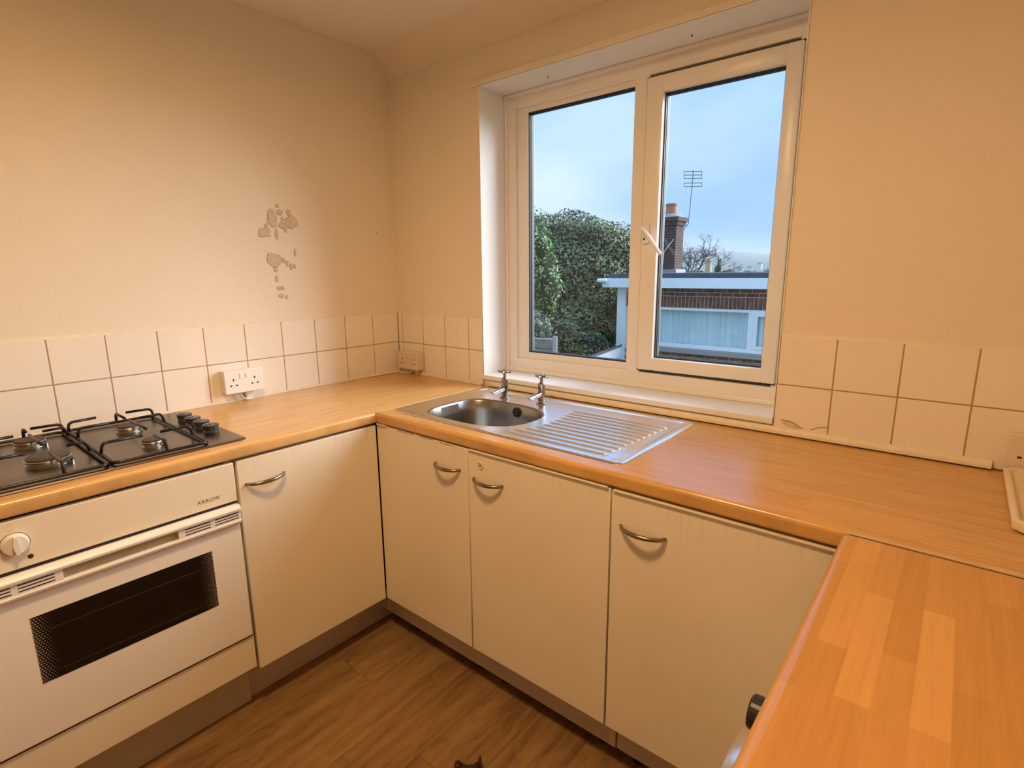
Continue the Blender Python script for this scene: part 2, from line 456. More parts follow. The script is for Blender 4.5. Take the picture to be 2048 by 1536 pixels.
# cream trim strip at the foot of the window-wall tiles
struct('trim_3', prism(B(), [(.0, .9040), (-.012, .9040), (-.0125, .910), (-.009, .919), (-.004, .9235), (0, .924)], 'x', .62, 2.288), 'caulk', 'cream plastic strip along the back edge of the worktop', smooth=True)
obj('gap_shade_strip', box(B(), .62, 2.288, -.010, -.0005, .9003, .9042), 'dark_slot', wall_back)  # near-black strip painted in as the shadow line under the trim
struct('trim_4', prism(B(), [(.0, .9005), (-.006, .9005), (-.005, .907), (0, .911)], 'x', 0, .57), 'caulk', 'thin sealant line behind the corner worktop')
struct('trim_5', prism(B(), [(.0, .9005), (.005, .9005), (.004, .906), (0, .909)], 'y', -2.0, -.006), 'caulk', 'thin sealant line along the left wall tiles')
# chipped tile by the sill
def blob(name, par, side, c, rx, rz, n, mat, depth, seed, jag=.3, skew=0):
    r = random.Random(seed); pts = []
    for i in range(n):
        a = 2 * PI * i / n; k = 1 + r.uniform(-jag, jag)
        pts.append((c[0] + rx * k * math.cos(a) + skew * rz * math.sin(a), c[1] + rz * k * math.sin(a)))
    return obj(name, prism(B(), pts, 'x' if side == 'left' else 'y', *((-T - .001, -T + depth) if side == 'left' else (T + .001, T - depth))), mat, par)
cc = [(1.800, .938), (1.822, .945), (1.838, .940), (1.862, .928), (1.838, .927), (1.818, .930)]
obj('tile_chip', prism(B(), cc, 'y', .001, -.0008), 'plaster_bare', wall_back)
tube_bm = tube(B(), [(1.800, -.0006, .946), (1.823, -.0006, .947), (1.842, -.0006, .940), (1.863, -.0006, .928)], .0011, 5)
obj('tile_crack', tube_bm, 'paint_rim', wall_back)
obj('tile_crack', tube(B(), [(1.884, -.0006, .930), (1.902, -.0006, .940), (1.924, -.0006, .944)], .0009, 5), 'paint_rim', wall_back)
# peeled paint on the left wall: (y, z, ry, rz)
peel = [(-.605, 1.617, .017, .037), (-.641, 1.557, .024, .020), (-.612, 1.452, .026, .030), (-.570, 1.449, .009, .010), (-.520, 1.607, .028, .026), (-.530, 1.640, .009, .010), (-.570, 1.640, .011, .010), (-.578, 1.665, .007, .007),
        (-.565, 1.590, .013, .012), (-.590, 1.555, .006, .024), (-.550, 1.572, .005, .010), (-.555, 1.437, .006, .010), (-.540, 1.425, .006, .012), (-.525, 1.425, .005, .008), (-.517, 1.482, .004, .014), (-.607, 1.413, .007, .008),
        (-.607, 1.375, .006, .013), (-.600, 1.336, .009, .007), (-.583, 1.337, .004, .007), (-.595, 1.305, .009, .008), (-.572, 1.299, .004, .007), (-.628, 1.585, .006, .010), (-.560, 1.615, .006, .007)]
for i, (y, z, ry, rz) in enumerate(peel):
    blob('paint_flake_rim', wall_left, 'left', (y - .0012, z - .001), ry + .0022, rz + .0022, 11, 'paint_rim', .0003, i, .22)
    blob('peeled_patch', wall_left, 'left', (y, z), ry, rz, 11, 'plaster_bare', .0006, i, .22)
blob('peeled_patch', wall_left, 'left', (-.095, 1.581), .004, .004, 7, 'paint_rim', .0004, 77)

# ------------------------------------------------------------------ window
YW = .168    # inner face of the fixed frame
win = thing('window_1', 'white plastic double glazed kitchen window above the sink', 'window', (1.18, .2, WZ0)); del win['category']; win['kind'] = 'structure'
# reveals and sill
obj('reveal_panel', box(B(), WX0, WX0 + .003, T - .004, .30, WZ0, WZ1), 'reveal_paint', win, label='white painted left window reveal')
obj('reveal_panel', box(B(), WX1 - .003, WX1, T - .004, .30, WZ0, WZ1), 'reveal_paint', win)
obj('reveal_panel', box(B(), WX0, WX1, T - .004, .30, WZ1 - .003, WZ1), 'reveal_paint', win, label='white painted window head')
obj('window_sill', box(B(), WX0 - .012, WX1 - .001, -.004, .20, WZ0 - .020, WZ0, .004, 2), 'reveal_paint', win, smooth=True, label='white painted board window sill')
FB, FT = WZ0, WZ1 - .003; FX0, FX1 = WX0 + .003, WX1 - .003
def frame_bars(bm, x0, x1, z0, z1, wl, wr, wb, wt, y0, y1, bev=.004):
    box(bm, x0, x0 + wl, y0, y1, z0, z1, bev, 2); box(bm, x1 - wr, x1, y0, y1, z0, z1, bev, 2)
    box(bm, x0 + wl - .004, x1 - wr + .004, y0, y1, z0, z0 + wb, bev, 2); box(bm, x0 + wl - .004, x1 - wr + .004, y0, y1, z1 - wt, z1, bev, 2)
GL = (.690, 1.186, 1.038, 2.044)     # left glass opening
GR = (1.302, 1.690, 1.070, 1.996)    # right glass opening
bm = B(); frame_bars(bm, FX0, FX1, FB, FT, .055, .055, .062, .060, YW, YW + .07)
obj('outer_frame', bm, 'upvc', win, smooth=True)
obj('mullion', box(B(), 1.186, 1.244, YW - .001, YW + .07, FB + .058, FT - .056, .004, 2), 'upvc', win, smooth=True)
bm = B(); frame_bars(bm, FX0 + .050, 1.19, FB + .057, FT - .055, GL[0] - FX0 - .050, .006, GL[2] - FB - .057, FT - .055 - GL[3], YW + .012, YW + .06, .006)
obj('glazing_bead', bm, 'upvc', win, smooth=True)
bm = B(); frame_bars(bm, FX0, FX1, FB, FT, .012, .012, .018, .014, YW - .012, YW + .01, .004)
obj('edge_trim', bm, 'upvc', win, smooth=True)
def gasket(par, g, y0, y1, wdt=.0055):
    bm = B(); frame_bars(bm, g[0] - .001, g[1] + .001, g[2] - .001, g[3] + .001, wdt, wdt, wdt, wdt, y0, y1, 0)
    obj('gasket', bm, 'gasket', par)
gasket(win, GL, YW + .020, YW + .026)
obj('pane', box(B(), GL[0], GL[1], YW + .0268, YW + .0308, GL[2], GL[3]), 'window_glass', win)
bm = B(); frame_bars(bm, GL[0] - .001, GL[1] + .001, GL[2] - .001, GL[3] + .001, .006, .006, .006, .006, YW + .0312, YW + .048, 0)
obj('spacer_bar', bm, 'gasket', win)
# opening sash
SX0, SX1, SZ0, SZ1 = 1.240, 1.737, 1.022, 2.052
sash = obj('opening_sash', B(), 'upvc', win)
bm = B(); frame_bars(bm, SX0, SX1, SZ0, SZ1, GR[0] - SX0, SX1 - GR[1], GR[2] - SZ0, SZ1 - GR[3], YW - .016, YW + .05, .006)
bmesh.ops.recalc_face_normals(bm, faces=bm.faces); bm.to_mesh(sash.data); bm.free(); sash.data.shade_smooth(); sash.data.set_sharp_from_angle(angle=math.radians(38))
bm = B(); frame_bars(bm, SX0 - .004, SX1 + .004, SZ0 - .004, SZ1 + .004, .006, .006, .006, .006, YW - .004, YW + .004, 0)
obj('gasket', bm, 'gasket', sash)
gasket(sash, GR, YW + .004, YW + .010)
obj('pane', box(B(), GR[0], GR[1], YW + .0108, YW + .0148, GR[2], GR[3]), 'window_glass', sash)
bm = B(); frame_bars(bm, GR[0] - .001, GR[1] + .001, GR[2] - .001, GR[3] + .001, .006, .006, .006, .006, YW + .0152, YW + .032, 0)
obj('spacer_bar', bm, 'gasket', sash)
bm = B(); frame_bars(bm, 1.215, FX1 - .002, FB + .03, FT - .03, .06, .065, .075, .07, YW + .052, YW + .068, .002)
obj('sash_rebate', bm, 'upvc', win)
# handle: rose on the sash, lever pointing down and to the right
hx, hz, hy = 1.262, 1.525, YW - .016
bm = box(B(), hx - .013, hx + .013, hy - .012, hy, hz - .035, hz + .035, .005, 2)
lathe(bm, (hx, hy, hz + .015), [(.0085, 0), (.0085, -.024), (.0, -.026)], 12, 'y')
tube(bm, smooth_path([(hx - .012, hy - .026, hz + .022), (hx + .02, hy - .034, hz - .005), (hx + .072, hy - .034, hz - .075)], .02), [.0085, .008, .008, .0075, .007, .0065, .006][:7] if False else .0086, 10, flat=.75)
obj('window_handle', bm, 'upvc', sash, smooth=True)
obj('lock_button', lathe(B(), (hx - .004, hy - .012, hz - .018), [(.004, 0), (.004, -.002), (0, -.0025)], 10, 'y'), 'dark_slot', sash)
for hxx in (.86, 1.42):
    obj('curtain_screw', lathe(B(), (hxx, .09, WZ1 - .003), [(.003, 0), (.003, -.006), (0, -.007)], 8), 'pewter', win)

# ------------------------------------------------------------------ worktops
WT, WB_ = .900, .862
def nose(d, r=.011):   # profile in (distance from wall, z): rounded front
    pts = []
    for i in range(7):
        a = PI / 2 * i / 6; pts.append((d - r + r * math.sin(a), WT - r + r * math.cos(a)))
    for i in range(5):
        a = PI / 2 * i / 4; pts.append((d - .006 + .006 * math.cos(a), WB_ + .006 - .006 * math.sin(a)))
    return pts
D = .600
# left worktop
prof = [(.001, WT)] + nose(D) + [(.001, WB_)]
wl_ = obj('worktop', prism(B(), [(a, b) for a, b in prof], 'y', -2.10, -.001), 'beech_left', smooth=True)
tag(wl_, 'beech effect laminate worktop along the left wall, with the gas hob', 'worktop')
# back worktop with an opening for the bowl
bm = B()
fr = [(-.545, WT)] + [(-a, b) for a, b in nose(D)] + [(-.545, WB_)]
prism(bm, fr, 'x', D + .002, XR - .001)
box(bm, D + .002, .665, -.545, -.001, WB_, WT); box(bm, 1.535, XR - .001, -.545, -.001, WB_, WT); box(bm, .665, 1.535, -.045, -.001, WB_, WT)
wb_ = obj('worktop', bm, 'beech_back', smooth=True)
tag(wb_, 'beech effect laminate worktop under the window, with the steel sink', 'worktop')
obj('joint_strip', box(B(), D - .0035, D + .0035, -D + .004, -.022, WT - .003, WT + .0018, .0008), 'beech_strip', wl_, label='thin beech coloured joint strip')
obj('joint_gap', box(B(), D + .0035, D + .0052, -D + .008, -.022, WT - .003, WT + .0003), 'dark_slot', wl_)
# right worktop
bm = B()
prof = [(XR - a, b) for a, b in [(.001, WT)] + nose(.604, .017) + [(.001, WB_)]]
prism(bm, prof, 'y', -1.46, -.6065)
wr_ = obj('worktop', bm, 'beech_right', smooth=True)
tag(wr_, 'orange beech block worktop in the right foreground', 'worktop')
obj('joint_strip', box(B(), XR - .598, XR - .002, -.611, -.600, WT - .003, WT + .0034, .0012), 'beech_strip', wr_, label='raised beech coloured joint strip')
obj('joint_gap', box(B(), XR - .590, XR - .002, -.6128, -.6110, WT - .003, WT + .0004), 'dark_slot', wr_)
obj('edge_lip', tube(B(), [(XR - .6035, -.61, WB_ + .004), (XR - .6035, -1.455, WB_ + .004)], .003, 8), 'beech_strip', wr_, smooth=True)

# ------------------------------------------------------------------ cabinets
def bow_handle(par, a, b, out, prot=.030):
    a, b, out = Vector(a), Vector(b), Vector(out); pts = []; rads = []
    for i in range(15):
        t = i / 14; s = math.sin(PI * t) ** .55
        pts.append(a.lerp(b, t) + out * (prot * s - .001)); rads.append(.0046 + .0014 * math.sin(PI * t))
    bm = tube(B(), pts, rads, 10)
    return obj('handle', bm, 'pewter', par, smooth='all', label='bowed pewter coloured metal handle')
DZ0, DZ1 = .158, .856
def carcass(root, x0, x1, y0, y1, open_axis):
    bm = B(); t = .016
    box(bm, x0, x1, y0, y1, .155, .155 + t)
    if open_axis == 'y':   # door faces -y
        box(bm, x0, x0 + t, y0, y1, .155 + t, .858); box(bm, x1 - t, x1, y0, y1, .155 + t, .858); box(bm, x0 + t, x1 - t, y1 - .006, y1, .155 + t, .60)
        box(bm, x0 + t, x1 - t, y0, y0 + t, .80, .858)
    else:
        box(bm, x0, x1, y0, y0 + t, .155 + t, .858); box(bm, x0, x1, y1 - t, y1, .155 + t, .858); box(bm, x0, x0 + .006, y0 + t, y1 - t, .155 + t, .858)
        box(bm, x1 - t, x1, y0 + t, y1 - t, .80, .858)
    obj('carcass', bm, 'carcass', root)
def cab_back(x0, x1, hz, hx0, hx1, label, z1=DZ1):
    r = thing('base_cabinet', label, 'cabinet', ((x0 + x1) / 2, -.3, 0), 'cream base cabinets')
    carcass(r, x0, x1, -.572, -.03, 'y')
    d = obj('door', box(B(), x0 + .0025, x1 - .0025, -.596, -.574, DZ0, z1, .0018, 2), 'door_foil', r, smooth=True)
    bow_handle(d, (hx0, -.596, hz), (hx1, -.596, hz), (0, -1, 0))
    return r, d
r1, d1 = cab_back(.594, 1.0555, .778, .906, 1.020, 'narrow cream sink cabinet in the inner corner below the sink bowl', .857)
r2, d2 = cab_back(1.0555, 1.5585, .768, 1.080, 1.197, 'cream cabinet with a small round lock above its handle', .855)
r3, d3 = cab_back(1.5585, 2.0585, .764, 1.588, 1.707, 'cream cabinet between the lock cabinet and the right foreground worktop', .852)
# lock escutcheon
bm = lathe(B(), (1.109, -.596, .815), [(.0125, 0), (.0125, -.002), (.0105, -.0035), (.0075, -.0025), (0, -.002)], 20, 'y')
obj('lock_cover', bm, 'socket_cream', d2, smooth=True, label='round cream lock cover')
obj('keyhole', box(B(), 1.1055, 1.1125, -.5995, -.598, .8105, .8185, .0005), 'print_grey', d2)
# peeled edging along door tops
for d, x0, x1, z in ((d1, .60, .655, .857), (d2, 1.06, 1.55, .855), (d3, 1.565, 2.055, .852)):
    obj('edge_strip', box(B(), x0, x1, -.602, -.575, z - .0005, z + .0040, .001), 'carcass', d, label='pale lifting edge strip')
for x0, x1, z in ((.72, .80, .853), (.83, .90, .854), (.93, .99, .852)):
    obj('edge_chip', box(B(), x0, x1, -.5972, -.5955, z, z + .0032, .0005), 'paint_rim', d1)
rl = thing('base_cabinet', 'cream cabinet between the oven and the inner corner', 'cabinet', (.3, -.85, 0), 'cream base cabinets')
carcass(rl, .03, .568, -1.0965, -.612, 'x')
dl = obj('door', box(B(), .574, .596, -1.0945, -.6005, DZ0, .853, .0018, 2), 'door_foil', rl, smooth=True)
bow_handle(dl, (.596, -1.075, .776), (.596, -.955, .779), (1, 0, 0))
# plinths
for n, bmx, lab in (('plinth', box(B(), .484, .499, -1.0985, -.492, .001, .152, .001), 'grey brown plinth below the cabinet beside the oven'),
                    ('plinth', box(B(), .500, .515, -2.05, -1.1005, .001, .166, .001), 'grey brown plinth below the oven'),
                    ('plinth', box(B(), .4995, 1.5735, -.556, -.541, .060, .152, .001), 'long grey brown plinth below the sink cabinets'),
                    ('plinth', box(B(), 1.5765, 2.20, -.553, -.538, .060, .152, .001), 'grey brown plinth beside the right foreground worktop')):
    tag(obj(n, bmx, 'plinth_board'), lab, 'plinth')
# feet that carry the raised plinth side cabinets
for rr, xs_ in ((r1, (.66, 1.0)), (r2, (1.12, 1.50)), (r3, (1.62, 2.0))):
    for x in xs_:
        for y in (-.49, -.10): obj('leg', lathe(B(), (x, y, 0), [(.022, .0), (.022, .008), (.015, .012), (.015, .15), (.02, .155)], 12), 'dark_plastic', rr, smooth=True)
for y in (-1.05, -.66):
    for x in (.12, .44): obj('leg', lathe(B(), (x, y, 0), [(.022, .0), (.022, .008), (.015, .012), (.015, .15), (.02, .155)], 12), 'dark_plastic', rl, smooth=True)

rk = thing('base_cabinet', 'cream cabinet on the far side of the oven at the left picture edge', 'cabinet', (.3, -1.9, 0), 'cream base cabinets')
carcass(rk, .03, .568, -2.096, -1.702, 'x')
dk = obj('door', box(B(), .574, .596, -2.094, -1.7035, DZ0, .853, .0018, 2), 'door_foil', rk, smooth=True)
bow_handle(dk, (.596, -1.85, .776), (.596, -1.73, .776), (1, 0, 0))
obj('end_panel', box(B(), 2.085, XR - .002, -1.456, -1.438, .001, WB_ - .0005, .001), 'carcass', wr_)
# ------------------------------------------------------------------ oven in its housing
OY0, OY1 = -1.697, -1.101
hs = thing('oven_housing', 'cream housing panel below the built in oven', 'cabinet', (.3, -1.4, 0))
obj('front_panel', box(B(), .570, .592, OY0, OY1, .170, .283, .0018, 2), 'door_foil', hs, smooth=True)
bm = B(); box(bm, .03, .568, OY1 - .016, OY1, .17, .858); box(bm, .03, .568, OY0 - .001, OY0 + .014, .17, .858); box(bm, .03, .568, OY0 + .014, OY1 - .016, .17, .186); box(bm, .03, .568, OY0 + .014, OY1 - .016, .255, .271)
obj('carcass', bm, 'carcass', hs)
ov = thing('built_in_oven', 'white built in electric oven with dark glass window under the hob', 'oven', (.3, -1.4, .28))
obj('body', box(B(), .06, .572, OY0 + .02, OY1 - .022, .290, .850), 'hob_black', ov)
pan = obj('control_panel', box(B(), .574, .595, OY0 + .002, OY1 - .002, .735, .853, .003, 2), 'oven_panel', ov, smooth=True)
obj('panel_seam', box(B(), .574, .592, OY0 + .003, OY1 - .003, .7275, .7345), 'dark_slot', ov)
od = obj('oven_door', box(B(), .575, .600, OY0 + .004, OY1 - .004, .290, .7265, .003, 2), 'oven_white', ov, smooth=True)
bm = B()
yA, yB = OY0 + .004, OY1 - .004
tp = [(.598, .7265), (.606, .7265), (.614, .723), (.6175, .717), (.6165, .711), (.598, .711)]
prism(bm, tp, 'y', yA, yB)
lp = [(.598, .682), (.612, .682), (.614, .678), (.612, .672), (.602, .666), (.598, .666)]
prism(bm, lp, 'y', yA, yB)
box(bm, .598, .6115, -1.272, yB, .6815, .7115); box(bm, .598, .6115, yA, -1.522, .6815, .7115)
hd = obj('door_handle_rail', bm, 'oven_white', od, smooth=True, label='white ribbed handle rail across the oven door')
obj('recess_shade', box(B(), .600, .6006, -1.522, -1.272, .6815, .7115), 'shade_olive', od)  # olive sheet painted as the shade at the back of the recess
for a, b in ((-1.112, -1.178), (-1.190, -1.256), (-1.682, -1.616), (-1.604, -1.538)):
    for z in (.7045, .6965, .6885):
        obj('vent_slot', box(B(), .6105, .6118, min(a, b), max(a, b), z - .0014, z + .0014), 'dark_slot', od)
obj('oven_window', box(B(), .599, .6006, -1.594, -1.192, .436, .611), 'oven_glass', od, label='dark glass window with dotted screen at both ends')
for zz in (.567, .455): obj('inner_frame_line', box(B(), .6004, .6008, -1.560, -1.225, zz, zz + .0014), 'recess_dark', od)
obj('bottom_gap', box(B(), .572, .594, OY0 + .003, OY1 - .003, .2835, .2895), 'dark_slot', ov)
# knob, indicator lamp, print
bm = lathe(B(), (.595, -1.592, .797), [(.0255, 0), (.0255, .003), (.024, .010), (.0215, .013), (0, .0135)], 28, 'x')
kn = obj('oven_knob', bm, 'knob_white', pan, smooth=True, label='white round oven control knob')
obj('grip', prism(B(), [(-1.5945, .777), (-1.5895, .777), (-1.586, .797), (-1.5895, .8185), (-1.5945, .8185), (-1.598, .797)], 'x', .607, .617), 'knob_white', kn, smooth=True)
obj('knob_ring', lathe(B(), (.5948, -1.592, .797), [(.0272, 0), (.0272, .0006), (0, .0007)], 28, 'x'), 'print_grey', pan)
obj('indicator_light', lathe(B(), (.595, -1.570, .758), [(.0055, 0), (.005, .0015), (0, .002)], 14, 'x'), 'red_lamp', pan, smooth=True)
bm = B()
for z in (.845, .840, .833, .828): box(bm, .595, .5952, -1.600, -1.590, z, z + .0009)
box(bm, .595, .5952, -1.5955, -1.5945, .828, .8335)
obj('printed_symbol', bm, 'print_pale', pan)
def text_mesh(name, s, size, mat, mtx, par, ext=.0002):
    cu = bpy.data.curves.new(name, 'FONT'); cu.body = s; cu.size = size; cu.extrude = ext; cu.offset = size * .012; cu.align_x = 'CENTER'; cu.space_character = 1.15
    to = bpy.data.objects.new(name, cu); me = bpy.data.meshes.new_from_object(to); bpy.data.objects.remove(to); bpy.data.curves.remove(cu)
    me.transform(mtx); me.materials.clear(); me.name = name
    return mobj(name, me, mat, par)
text_mesh('printed_lettering', 'ARROW', .0152, 'print_grey', Matrix.Translation((.5952, -1.181, .757)) @ Matrix.Rotation(PI / 2, 4, 'Z') @ Matrix.Rotation(PI / 2, 4, 'X'), pan)

# ------------------------------------------------------------------ gas hob
HX0, HX1, HY0, HY1 = .030, .553, -1.628, -1.036
hob = thing('gas_hob', 'stainless steel gas hob with four burners set in the left worktop', 'hob', (.29, -1.33, .9))
bm = B(); o0 = rrect(HX0, HX1, HY0, HY1, .016); o1 = rrect(HX0 + .003, HX1 - .003, HY0 + .003, HY1 - .003, .014); o2 = rrect(HX0 + .016, HX1 - .016, HY0 + .016, HY1 - .016, .012)
rings = []
for o_, z in ((o0, .9003), (o0, .9025), (o1, .9055), (o2, .9065)): rings.append([bm.verts.new((x, y, z)) for x, y in o_])
for a, b in zip(rings, rings[1:]):
    for i in range(len(a)): bm.faces.new((a[i], a[(i + 1) % len(a)], b[(i + 1) % len(a)], b[i]))
bm.faces.new(rings[-1]); bm.faces.new(rings[0][::-1])
obj('hob_plate', bm, 'hob_steel', hob, smooth=True)
for k, x in enumerate((.190, .262, .332, .402)):
    bm = lathe(B(), (x, -1.080, .9065), [(.0215, 0), (.0215, .004), (.0195, .006), (.0225, .016), (.0235, .0225), (.0215, .0245), (0, .0245)], 28)
    kb = obj('control_knob', bm, 'knob_black', hob, smooth=True, label='black gas control knob')
    obj('grip', box(B(), x - .002, x + .002, -1.0985, -1.078, .930, .9322, .0006), 'hob_black', kb, smooth=True)
BURN = [(.420, -1.248, .027), (.185, -1.240, .036), (.365, -1.474, .050), (.135, -1.474, .038)]
for x, y, r in BURN:
    bu = obj('burner', lathe(B(), (x, y, .9065), [(r * .98, 0), (r * .98, .002), (r * .82, .003), (r * .82, .006), (r * .95, .008), (r, .014), (r * .96, .016), (0, .016)], 32), 'burner_alu', hob, smooth=True)
    obj('burner_cap', lathe(B(), (x, y, .9225), [(r * .93, 0), (r * .93, .003), (r * .86, .0052), (0, .0056)], 32), 'burner_cap', bu, smooth=True)
    if (x, y) != (.185, -1.240):
        obj('spark_electrode', lathe(B(), (x + r * .75, y + r * .85, .9065), [(.004, 0), (.004, .010), (.0025, .011), (.0015, .017), (0, .018)], 8), 'chrome', bu, smooth=True)
def pan_support(y0, y1, burners, label):
    root = thing('pan_support', label, 'pan support', (.29, (y0 + y1) / 2, .907), 'black pan supports on the hob')
    x0, x1, zl, zh, rw = .055, .535, .9135, .944, .0046
    tube_pts = smooth_path([((x0 + x1) / 2, y0, zl), (x1, y0, zl), (x1, y1, zl), (x0, y1, zl), (x0, y0, zl), ((x0 + x1) / 2 - .001, y0, zl)], .02)
    obj('frame', tube(B(), tube_pts[:-1], rw, 8, True), 'hob_black', root, smooth='all')
    for sx in (x0 + .02, x1 - .02):
        for sy in (y0, y1):
            obj('foot', lathe(B(), (sx, sy, .9068), [(.005, 0), (.005, .005), (.003, .007)], 8), 'hob_black', root)
    for bx, by, r in burners:
        ri = max(.020, r * .85)
        for yy in (y0, y1):
            sgn = 1 if yy == y1 else -1
            for dx in (0,):
                obj('finger', tube(B(), smooth_path([(bx + dx, yy, zl), (bx + dx, yy - sgn * .006, zh), (bx + dx, by + sgn * ri, zh - .001)], .012), .0042, 8), 'hob_black', root, smooth='all')
        xo = x1 if bx > .28 else x0; s = 1 if bx > .28 else -1
        obj('finger', tube(B(), smooth_path([(xo, by, zl), (xo - s * .004, by, zh), (bx + s * ri, by, zh - .001)], .012), .0042, 8), 'hob_black', root, smooth='all')
        xi = .292
        obj('finger', tube(B(), smooth_path([(xi - s * .05, y0 + .004, zl), (xi - s * .05, y0 + .008, zh), (xi, (y0 + by) / 2, zh), (xi, by - .02, zh)], .02), .0034, 8), 'hob_black', root, smooth='all') if False else None
    # raised stub rails at the rear corners and a cross bar between the burners
    for yy, sg in ((y0, 1), (y1, -1)):
        obj('finger', tube(B(), smooth_path([(x0 + .03, yy, zl), (x0 + .026, yy + sg * .002, zh), (x0 + .018, yy + sg * .075, zh)], .014), .0042, 8), 'hob_black', root, smooth='all')
    (b0x, b0y, _), (b1x, b1y, _) = burners
    mx = (b0x + b1x) / 2
    obj('finger', tube(B(), smooth_path([(mx + .035, b1y + .004, zh - .004), (mx, b1y, zh + .001), (b1x + .018, b1y, zh - .001)], .03), .0042, 8), 'hob_black', root, smooth='all')
    return root
pan_support(-1.372, -1.140, BURN[:2], 'black wire pan support nearest the hob knobs')
pan_support(-1.612, -1.384, BURN[2:], 'black wire pan support over the big front burner')

# ------------------------------------------------------------------ sink
SK = (.620, 1.557, -.542, -.038)
sk = thing('kitchen_sink', 'stainless steel inset sink with ribbed drainer on the right', 'sink', (1.09, -.29, .9))
def ringv(bm, pts, z): return [bm.verts.new((x, y, z)) for x, y in pts]
def bridge(bm, a, b):
    for i in range(len(a)): bm.faces.new((a[i], a[(i + 1) % len(a)], b[(i + 1) % len(b)], b[i]))
NB = 12
def inset(d, r): return rrect(SK[0] + d, SK[1] - d, SK[2] + d, SK[3] - d, max(.004, r), NB)
bm = B()
levels = [(0, .022, .9003), (.0005, .022, .9020), (.004, .020, .9042), (.012, .018, .9046), (.020, .016, .9040), (.027, .014, .9012), (.034, .012, .9006)]
rr = [ringv(bm, inset(d, r), z) for d, r, z in levels]
for a, b in zip(rr, rr[1:]): bridge(bm, a, b)
BX0, BX1, BY0, BY1 = .712, 1.112, -.494, -.190
def bowl_ring(d, n=4 * (NB + 1)):
    # D shaped bowl: squarer on the left, fully rounded on the right
    out = []; cx, cy = (BX0 + BX1) / 2 - .02, (BY0 + BY1) / 2
    hx0, hx1, hy = cx - BX0 - d, BX1 - cx - d, (BY1 - BY0) / 2 - d
    for i in range(n):
        a = 2 * PI * i / n; c, s = math.cos(a), math.sin(a); e = 2 / (2.6 if c > 0 else 3.6)
        out.append((cx + (hx1 if c > 0 else hx0) * math.copysign(abs(c) ** e, c), cy + hy * math.copysign(abs(s) ** e, s)))
    return out
edge = ringv(bm, bowl_ring(-.008), .9006)
es = []
inner = rr[-1]
eset = [bm.edges.get((inner[i], inner[(i + 1) % len(inner)])) for i in range(len(inner))]
eset += [bm.edges.new((edge[i], edge[(i + 1) % len(edge)])) for i in range(len(edge))]
bmesh.ops.triangle_fill(bm, edges=eset, use_beauty=True, use_dissolve=False)
plate = obj('sink_top', bm, 'steel', sk, smooth=True)
for f_ in plate.data.polygons:
    if all(abs(plate.data.vertices[i].co.z - .9006) < 1e-4 for i in f_.vertices): f_.use_smooth = False
bm = B(); prev = None
for d, z in ((-.008, .9006), (-.004, .9003), (-.001, .898), (.002, .893), (.008, .86), (.014, .80), (.020, .772), (.032, .756), (.05, .750), (.09, .747)):
    r_ = ringv(bm, bowl_ring(d), z)
    if prev: bridge(bm, prev, r_)
    prev = r_
bm.faces.new(prev)
bowl = obj('bowl', bm, 'steel_bowl_shaded', sk, smooth=True)
obj('waste', lathe(B(), (.90, -.34, .747), [(.042, 0), (.042, .0015), (.034, .0025), (.028, -.001), (0, -.002)], 24), 'chrome', bowl, smooth=True)
# overflow on the rear wall of the bowl
obj('overflow', lathe(B(), (.930, BY1 - .0085, .872), [(.0185, 0.004), (.0185, -.0045), (.016, -.006), (0, -.006)], 24, 'y'), 'dark_slot', bowl, smooth=True)
for dz in (-.005, .005): obj('overflow_slot', box(B(), .925, .935, BY1 - .0152, BY1 - .0142, .872 + dz - .0012, .872 + dz + .0012), 'pewter', bowl)
for k in range(11):
    y = -.152 - k * .0343
    x0 = 1.150 + .022 * math.sin(PI * k / 10) - .004 * k / 10
    if k >= 8: x0 -= .012 * (k - 7)
    x1 = 1.512 - .002 * k
    obj('drainer_rib', tube(B(), [(x0, y, .9000), (x0 + .006, y, .9012), (x0 + .014, y, .9018), (x1 - .014, y, .9018), (x1 - .006, y, .9012), (x1, y, .9000)], [.0012, .0026, .0031, .0031, .0026, .0012], 10, flat=1.0), 'steel', plate, smooth='all')
def tap(x, y, label, rot):
    t = thing('pillar_tap', label, 'tap', (x, y, .9006), 'chrome pillar taps')
    z = .9006
    body = obj('body', lathe(B(), (x, y, z), [(.021, 0), (.021, .004), (.0185, .0065), (.0135, .009), (.0135, .078), (.0118, .082), (.0075, .084), (.0060, .088), (.0060, .100), (.0085, .102), (.0085, .112), (.0060, .1145), (0, .115)], 24), 'chrome', t, smooth=True)
    sp = B()
    a = Vector((x, y, z + .040)); dr = Vector((-.10, -.98, -.16)).normalized()
    tube(sp, [a, a + dr * .03, a + dr * .066], [.0102, .0102, .0102], 16)
    # slanted outlet
    end = a + dr * .066
    for v in sp.verts:
        if (v.co - end).length < .012 and (v.co - a).dot(dr) > .06: v.co += dr * ((v.co.z - end.z) * .95)
    obj('spout', sp, 'chrome', t, smooth=True)
    hb = B(); zc = z + .107
    for i in range(4):
        an = rot + i * PI / 2; d = Vector((math.cos(an), math.sin(an), 0)); c = Vector((x, y, zc))
        tube(hb, [c, c + d * .0255, c + d * .027], [.0042, .0042, .0030], 10)
    obj('cross_handle', hb, 'chrome', t, smooth=True)
tap(.819, -.138, 'chrome cross head pillar tap nearer the corner', .35)
tap(.993, -.128, 'chrome cross head pillar tap nearer the drainer', .15)

